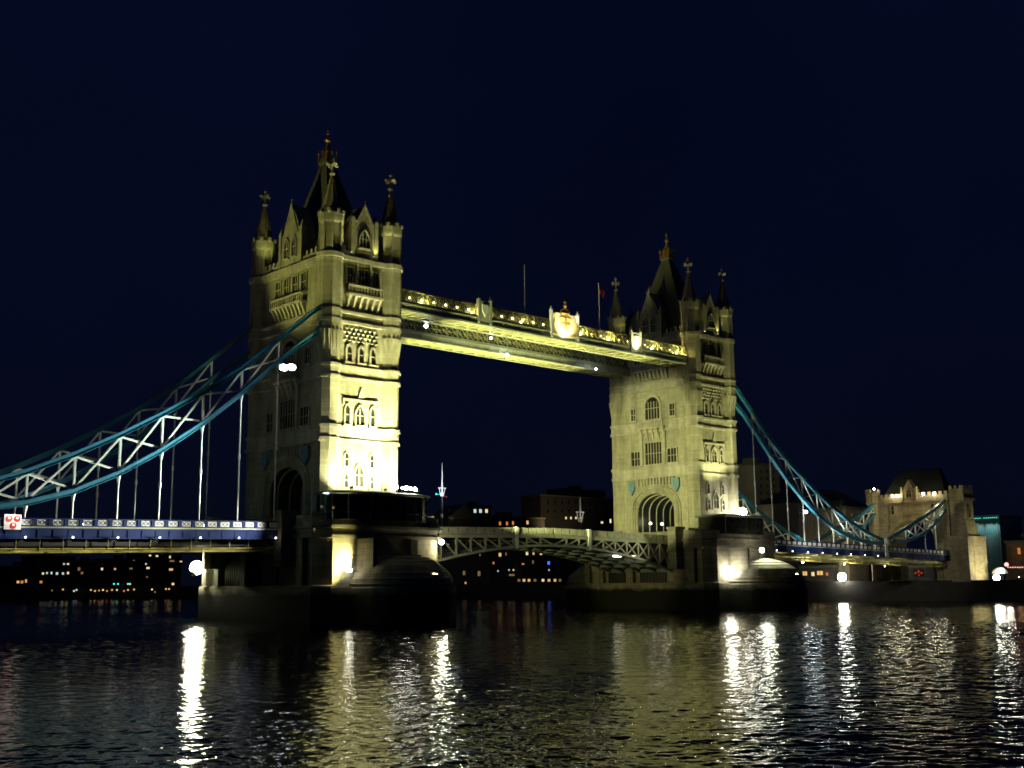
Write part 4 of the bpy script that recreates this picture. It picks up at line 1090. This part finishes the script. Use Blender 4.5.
# ------------------------------------------------------------------ buildings across the river
def building(name, label, u0, u1, vt, Y=None, X=None, vb=None, m='city', roof=None, wins=(), depth=14, group='buildings on the far bank', cat='building'):
    kw = dict(Y=Y) if Y is not None else dict(X=X)
    um = (u0+u1)/2; a, b, c = at(u0, 550, **kw), at(u1, 550, **kw), at(um, vt, **kw)
    base = 4.9
    t = thing(name, label, cat, ((a.x+b.x)/2, (a.y+b.y)/2, base), group)
    w = MB()
    if Y is not None: x0, x1, y0, y1 = a.x, b.x, Y, Y+depth
    else: x0, x1, y0, y1 = X, X+depth, min(a.y, b.y), max(a.y, b.y)
    w.box(x0, x1, y0, y1, base, c.z); w.build('wall', M[m], t)
    r = MB()
    if roof == 'gable':
        xm = (x0+x1)/2; h = (x1-x0)*.38
        r.rings([[(x0-.4, y0-.3, c.z-.1), (x1+.4, y0-.3, c.z-.1), (xm, y0-.3, c.z+h)], [(x0-.4, y1, c.z-.1), (x1+.4, y1, c.z-.1), (xm, y1, c.z+h)]])
    elif roof == 'hip':
        xm, ym = (x0+x1)/2, (y0+y1)/2; ix, iy = (x1-x0)*.3, (y1-y0)*.1
        r.rings([[(x0-.4, y0-.4, c.z-.1), (x1+.4, y0-.4, c.z-.1), (x1+.4, y1+.4, c.z-.1), (x0-.4, y1+.4, c.z-.1)], [(xm-ix, ym-iy, c.z+5), (xm+ix, ym-iy, c.z+5), (xm+ix, ym+iy, c.z+5), (xm-ix, ym+iy, c.z+5)]])
    else:
        r.box(x0-.3, x1+.3, y0-.3, y1+.3, c.z-.5, c.z+.25); r.box(x0+(x1-x0)*.3, x0+(x1-x0)*.5, y0+3, y0+7, c.z+.2, c.z+2.2)
    ro = r.build('roof', M['slate'], t)
    if roof in ('gable', 'hip'):
        k = MB(); k.box(x0+(x1-x0)*.2, x0+(x1-x0)*.2+1.6, y0+4, y0+5.4, c.z, c.z+4.5); k.build('chimney', M[m], ro)
    for (u, v, ww, hh, mm) in wins:
        p = at(u, v, **kw); k = MB(); s = (p-CAM).dot(AF)/FPX; hw, h2 = ww*s*.4, hh*s*.4
        fr = MB()
        if Y is not None:
            k.box(p.x-hw, p.x+hw, Y-.03, Y+.1, p.z-h2, p.z+h2)
            fr.box(p.x-.05, p.x+.05, Y-.1, Y-.031, p.z-h2, p.z+h2); fr.box(p.x-hw-.15, p.x+hw+.15, Y-.2, Y-.002, p.z-h2-.2, p.z-h2-.003)
        else:
            k.box(X-.03, X+.1, p.y-hw, p.y+hw, p.z-h2, p.z+h2)
            fr.box(X-.1, X-.031, p.y-.05, p.y+.05, p.z-h2, p.z+h2); fr.box(X-.2, X-.002, p.y-hw-.15, p.y+hw+.15, p.z-h2-.2, p.z-h2-.003)
        o = k.build('window', M[mm], t); fr.build('frame', M['dark'], o)
    return t
def darkwins(u0, u1, v0, v1, nu, nv, keep=.15, w=2.2, h=3.0):
    o = []
    for j in range(nv):
        for i in range(nu):
            o.append((u0+(u1-u0)*i/max(1, nu-1), v0+(v1-v0)*j/max(1, nv-1), w, h, random.choices(['glass', 'wdim', 'winy'], [1-keep, keep*.8, keep*.2])[0]))
    return o
building('riverside_warehouse', 'dark warehouse by the near pier, two lit yellow doorways at water level', 440, 490, 545, Y=185,
         wins=[(464, 573, 3.5, 5, 'wdim'), (479, 573.5, 4, 6, 'wdim'), (465.6, 583, 2.5, 2.5, 'winw'), (480, 555, 2, 3, 'wdim')])
building('riverside_warehouse', 'dark warehouse with scattered orange and white windows under the lifting span', 490, 522, 536, Y=192,
         wins=[(500, 554.7, 4, 4.5, 'winw'), (506, 554, 2, 4, 'wdim'), (493.5, 563, 2.5, 3, 'wino'), (509, 570, 2, 2, 'winc'), (514, 570, 4, 1.8, 'winy'), (498, 571, 2, 2, 'winc'), (512, 575, 10, 2.2, 'wdim')])
building('riverside_flats', 'long riverside flats with a blue light and a row of lit ground floor windows', 521, 572, 537, Y=188,
         wins=[(527, 553, 3.6, 5, 'winy'), (533.5, 553, 3, 4.5, 'winw'), (541, 553, 3.6, 4.5, 'winy'), (533, 562, 2.5, 4, 'wdim'), (523, 564, 4, 1.8, 'wino'), (548.7, 563, 3.5, 4, 'winb'), (549, 570, 2, 2, 'winc')]
         + [(x, 580.3, 4, 3.2, mm) for x, mm in ((519, 'wdim'), (524, 'winw'), (529, 'winw'), (535, 'wdim'), (543, 'winy'), (549, 'winw'), (555, 'winw'), (560, 'wdim'))])
building('gabled_house', 'dark gabled building above the left leaf of the lifting span', 448, 478, 519, Y=240, roof='gable', wins=darkwins(453, 472, 523, 523, 3, 1, .0))
building('rooftop_tower', 'pale lit penthouse block with lilac white windows above the roofs', 471, 491, 506, Y=250, m='paleblock', wins=[(u, 511, 4, 4.5, 'winc' if u < 482 else 'winy') for u in (475, 480.5, 486.5)])
building('roof_terrace', 'long dark roofline with three orange windows behind the lifting span', 488, 545, 517, Y=244, wins=[(500, 523.5, 3, 4.5, 'wino'), (507, 523.5, 3, 4.5, 'wino'), (513, 523, 3, 4.5, 'wino'), (527.5, 522.5, 3.5, 4.5, 'winw')])
building('office_block', 'large dim stepped block left of the far tower with a short row of lit windows', 541, 616, 497, Y=262, m='city', wins=[(u, 518, 2.6, 3, 'winy') for u in (566, 571, 576, 581)] + [(602, 522.5, 4, 2.6, 'winy'), (610.5, 521, 3, 5, 'winy')] + darkwins(548, 604, 502, 511, 9, 2, 0, 3, 4))
building('office_block', 'upper storeys of the dim block, set back left of the far tower', 566, 606, 490, Y=280, m='city', wins=darkwins(570, 602, 494, 494, 6, 1, 0, 3, 3))
building('tower_block', 'pale grey stepped tower block between the far tower and the right chain', 757, 783, 465, Y=62, m='paleblock', wins=darkwins(761, 780, 471, 500, 4, 5, 0, 2.2, 3))
building('tower_block', 'lower wing of the pale tower block behind the right chain', 783, 800, 480, Y=66, m='paleblock', wins=darkwins(786, 797, 486, 506, 3, 4, 0, 2.2, 3))
building('hall', 'long dark hall with pitched roof behind the right chain', 800, 872, 505, Y=38, roof='hip', wins=[(790, 521, .1, .1, 'glass')] and darkwins(806, 866, 518, 526, 9, 2, .1))
building('brick_house', 'warm brown lit house just left of the small gate tower', 848, 868, 508, Y=24, m='brickstone', wins=darkwins(852, 865, 515, 522, 3, 2, .4))
building('boathouse', 'low quayside boathouse with a row of orange windows under the right span', 798, 832, 566, X=181, wins=[(805, 573.5, 6, 5, 'winw'), (813, 574, 4, 5, 'winy'), (820, 573, 8, 5, 'winw'), (827, 574, 3, 4, 'wino')], depth=8)
building('quay_shop', 'low dark quay building with faint yellow windows by the gate tower', 880, 952, 566, X=189, wins=[(938, 569, 4, 1.6, 'wdim'), (946, 569, 5, 1.6, 'winy')], depth=8)
t = thing('red_sign', 'small red glowing sign under the right end of the bridge', 'sign', at(919, 578, X=172.9))
k = MB(); 
for u, v, r in ((915.5, 573, .3), (918.5, 571.5, .35), (921.5, 573, .3), (919, 575, .25)): k.ball(at(u, v, X=173.2), r, 6, 4)
k.build('lights', M['redl'], t); q = at(919, 573, X=173.45); k = MB(); k.box(173.3, 173.5, q.y-1.2, q.y+1.2, q.z-.8, q.z+.8); k.build('board', M['dark'], t)
# glass block lit from the top, right of the gate tower
X = 226.0
a, b, c = at(976, 540, X=X), at(1001, 540, X=X), at(988, 517, X=X)
t = thing('glass_block', 'teal lit glass block right of the gate tower', 'building', (X+6, (a.y+b.y)/2, 5), 'buildings on the far bank')
tm = mat('teal_glass_panels', (.07, .24, .27), .35, var=.45, nscale=.6)
k = MB(); k.box(X, X+14, b.y, a.y, 4.9, c.z); k.build('wall', tm, t)
k = MB(); n = 12
for i in range(n+1):
    y = b.y+(a.y-b.y)*i/n; k.box(X-.35, X-.002, y-.1, y+.1, 5, c.z)
k.box(X-.5, X+14.3, b.y-.3, a.y+.3, c.z, c.z+.5); k.build('fins', M['gdark'], t)
k = MB(); 
for i in range(n):
    if i == 7: continue
    y = b.y+(a.y-b.y)*(i+.5)/n; k.ball((X-1.0, y, c.z-.3), .16, 6, 4)
k.build('downlights', M['teal'], t)
for i in (1, 3, 5, 8, 10):
    y = b.y+(a.y-b.y)*(i+.5)/n; lamp('SPOT', (X-1.3, y, c.z-.4), 1700, (.75, 1, .97), (X-.4, y, 10), 70, .8, .1, t)
building('arched_house', 'warm lit house with a glowing orange arch at the far right', 1006, 1042, 541, X=214, m='brickstone', roof=None, wins=[(1019, 551, 3, 8, 'wino'), (1026, 552, 3, 7, 'wdim')])
lamp('POINT', at(1016, 552, X=211), 45, (1, .45, .15), size=.4)

for u, v, Y, P in ((560, 528, 236, 3500), (592, 529, 236, 3500), (464, 526, 220, 1000), (772, 522, 44, 1800), (792, 522, 44, 700), (858, 530, 12, 500)):  # added spots without fixtures, brightening the dark facades
    p = at(u, v, Y=Y); lamp('SPOT', p, P, (1, .80, .45), p+Vector((0, 20, 9)), 120, .8, .4)

# far city beyond the left span: low blocks with lit windows, and lamps along the foot of the quay
LEFT = [(12, 34, 566, [(18, 582, 3, 3, 'winw'), (22, 582, 3, 3.4, 'wino'), (26, 581, 2, 4, 'winw')], 'low dark block at the far left with a pair of orange windows'),
        (36, 76, 556, [(43, 573.5, 2.4, 2.6, 'winy'), (47, 573, 2, 2.4, 'winc'), (51.5, 573, 2, 3, 'winc'), (57, 573.5, 2.6, 3, 'winc'), (63, 573.5, 2.4, 2.6, 'winc'), (68, 573, 2.4, 3, 'winy'), (64, 564, 2, 2, 'winc'), (68, 564, 2.6, 2, 'winy'), (41, 582, 3, 3, 'wino')], 'block below the left span with a row of six white windows'),
        (77, 108, 561, [(79, 569, 3, 4, 'wdim'), (82, 573, 3, 3, 'wdim'), (102, 569, 2.4, 3, 'winy')], 'dim block below the left span with one yellow window'),
        (109, 142, 559, [(115, 569, 2.4, 2.2, 'winw'), (131, 568.6, 4, 2, 'wdim'), (134, 560, 2, 2, 'wdim')], 'block below the left span above a pair of teal lights'),
        (143, 182, 549, [(146, 564, 2, 2, 'winc'), (148, 568, 4, 2.4, 'winy'), (150, 555.5, 2.6, 2, 'winy'), (157, 556, 3, 2, 'winy'), (170, 557, 2, 3, 'winy'), (172, 561, 6, 2, 'wdim'), (171, 569.5, 5, 2.6, 'winw'), (181, 561.5, 3, 2, 'winw'), (147, 577, 2, 2, 'wdim'), (173, 584, 3, 2.6, 'winy')], 'tallest block below the left span, left of the bright pier lamp')]
for u0, u1, vt, ws, lab in LEFT:
    building('city_block', lab, u0, u1, vt, Y=455+random.random()*12, wins=ws + darkwins(u0+4, u1-4, vt+5, vt+5, 5, 1, 0, 2, 2), depth=20)
QL = [(91, 590, 'winw'), (95, 591, 'winw'), (99, 590.5, 'wino'), (103, 590, 'winy'), (107, 591, 'wino'), (112, 590, 'winw'), (117, 590, 'winy'), (124, 591, 'wino'), (128, 590, 'winw'), (134, 589.5, 'winw'), (152, 589.5, 'winy'), (155, 592, 'wdim'), (166, 589, 'winw'), (169, 589, 'winw'), (52, 590.5, 'wdim'), (63, 589.5, 'winw'), (74, 591, 'winc'), (76.5, 590, 'winc'), (114, 584, 'teal'), (118, 584, 'teal'), (128, 584, 'teal'), (130, 584, 'winy')]
for i, (u, v, mm) in enumerate(QL):
    # stand them on the foot of the far embankment
    d = AF + AR*((u-512)/FPX) - AU*((v-384)/FPX)
    best = None
    for (xa, ya), (xb, yb) in zip(BANK, BANK[1:]):
        ex, ey = xb-xa, yb-ya; den = d.x*ey-d.y*ex
        if abs(den) < 1e-9: continue
        tt = ((xa-CAM.x)*ey-(ya-CAM.y)*ex)/den; k_ = ((xa-CAM.x)*d.y-(ya-CAM.y)*d.x)/den
        if tt > 0 and 0 <= k_ <= 1: best = tt if best is None else min(best, tt)
    p = CAM+d*((best or 600)-3)
    names = {'winw': 'warm', 'wino': 'orange', 'winy': 'yellow', 'winc': 'bluish white', 'teal': 'teal', 'wdim': 'dim'}
    globe('quay_light', 'tiny %s lamp in the row along the far river wall below the left span' % names[mm], 'lamp', p, .36, mm, 0, foot=(p.x, p.y, -1), group='%s quay lamps below the left span' % names[mm])
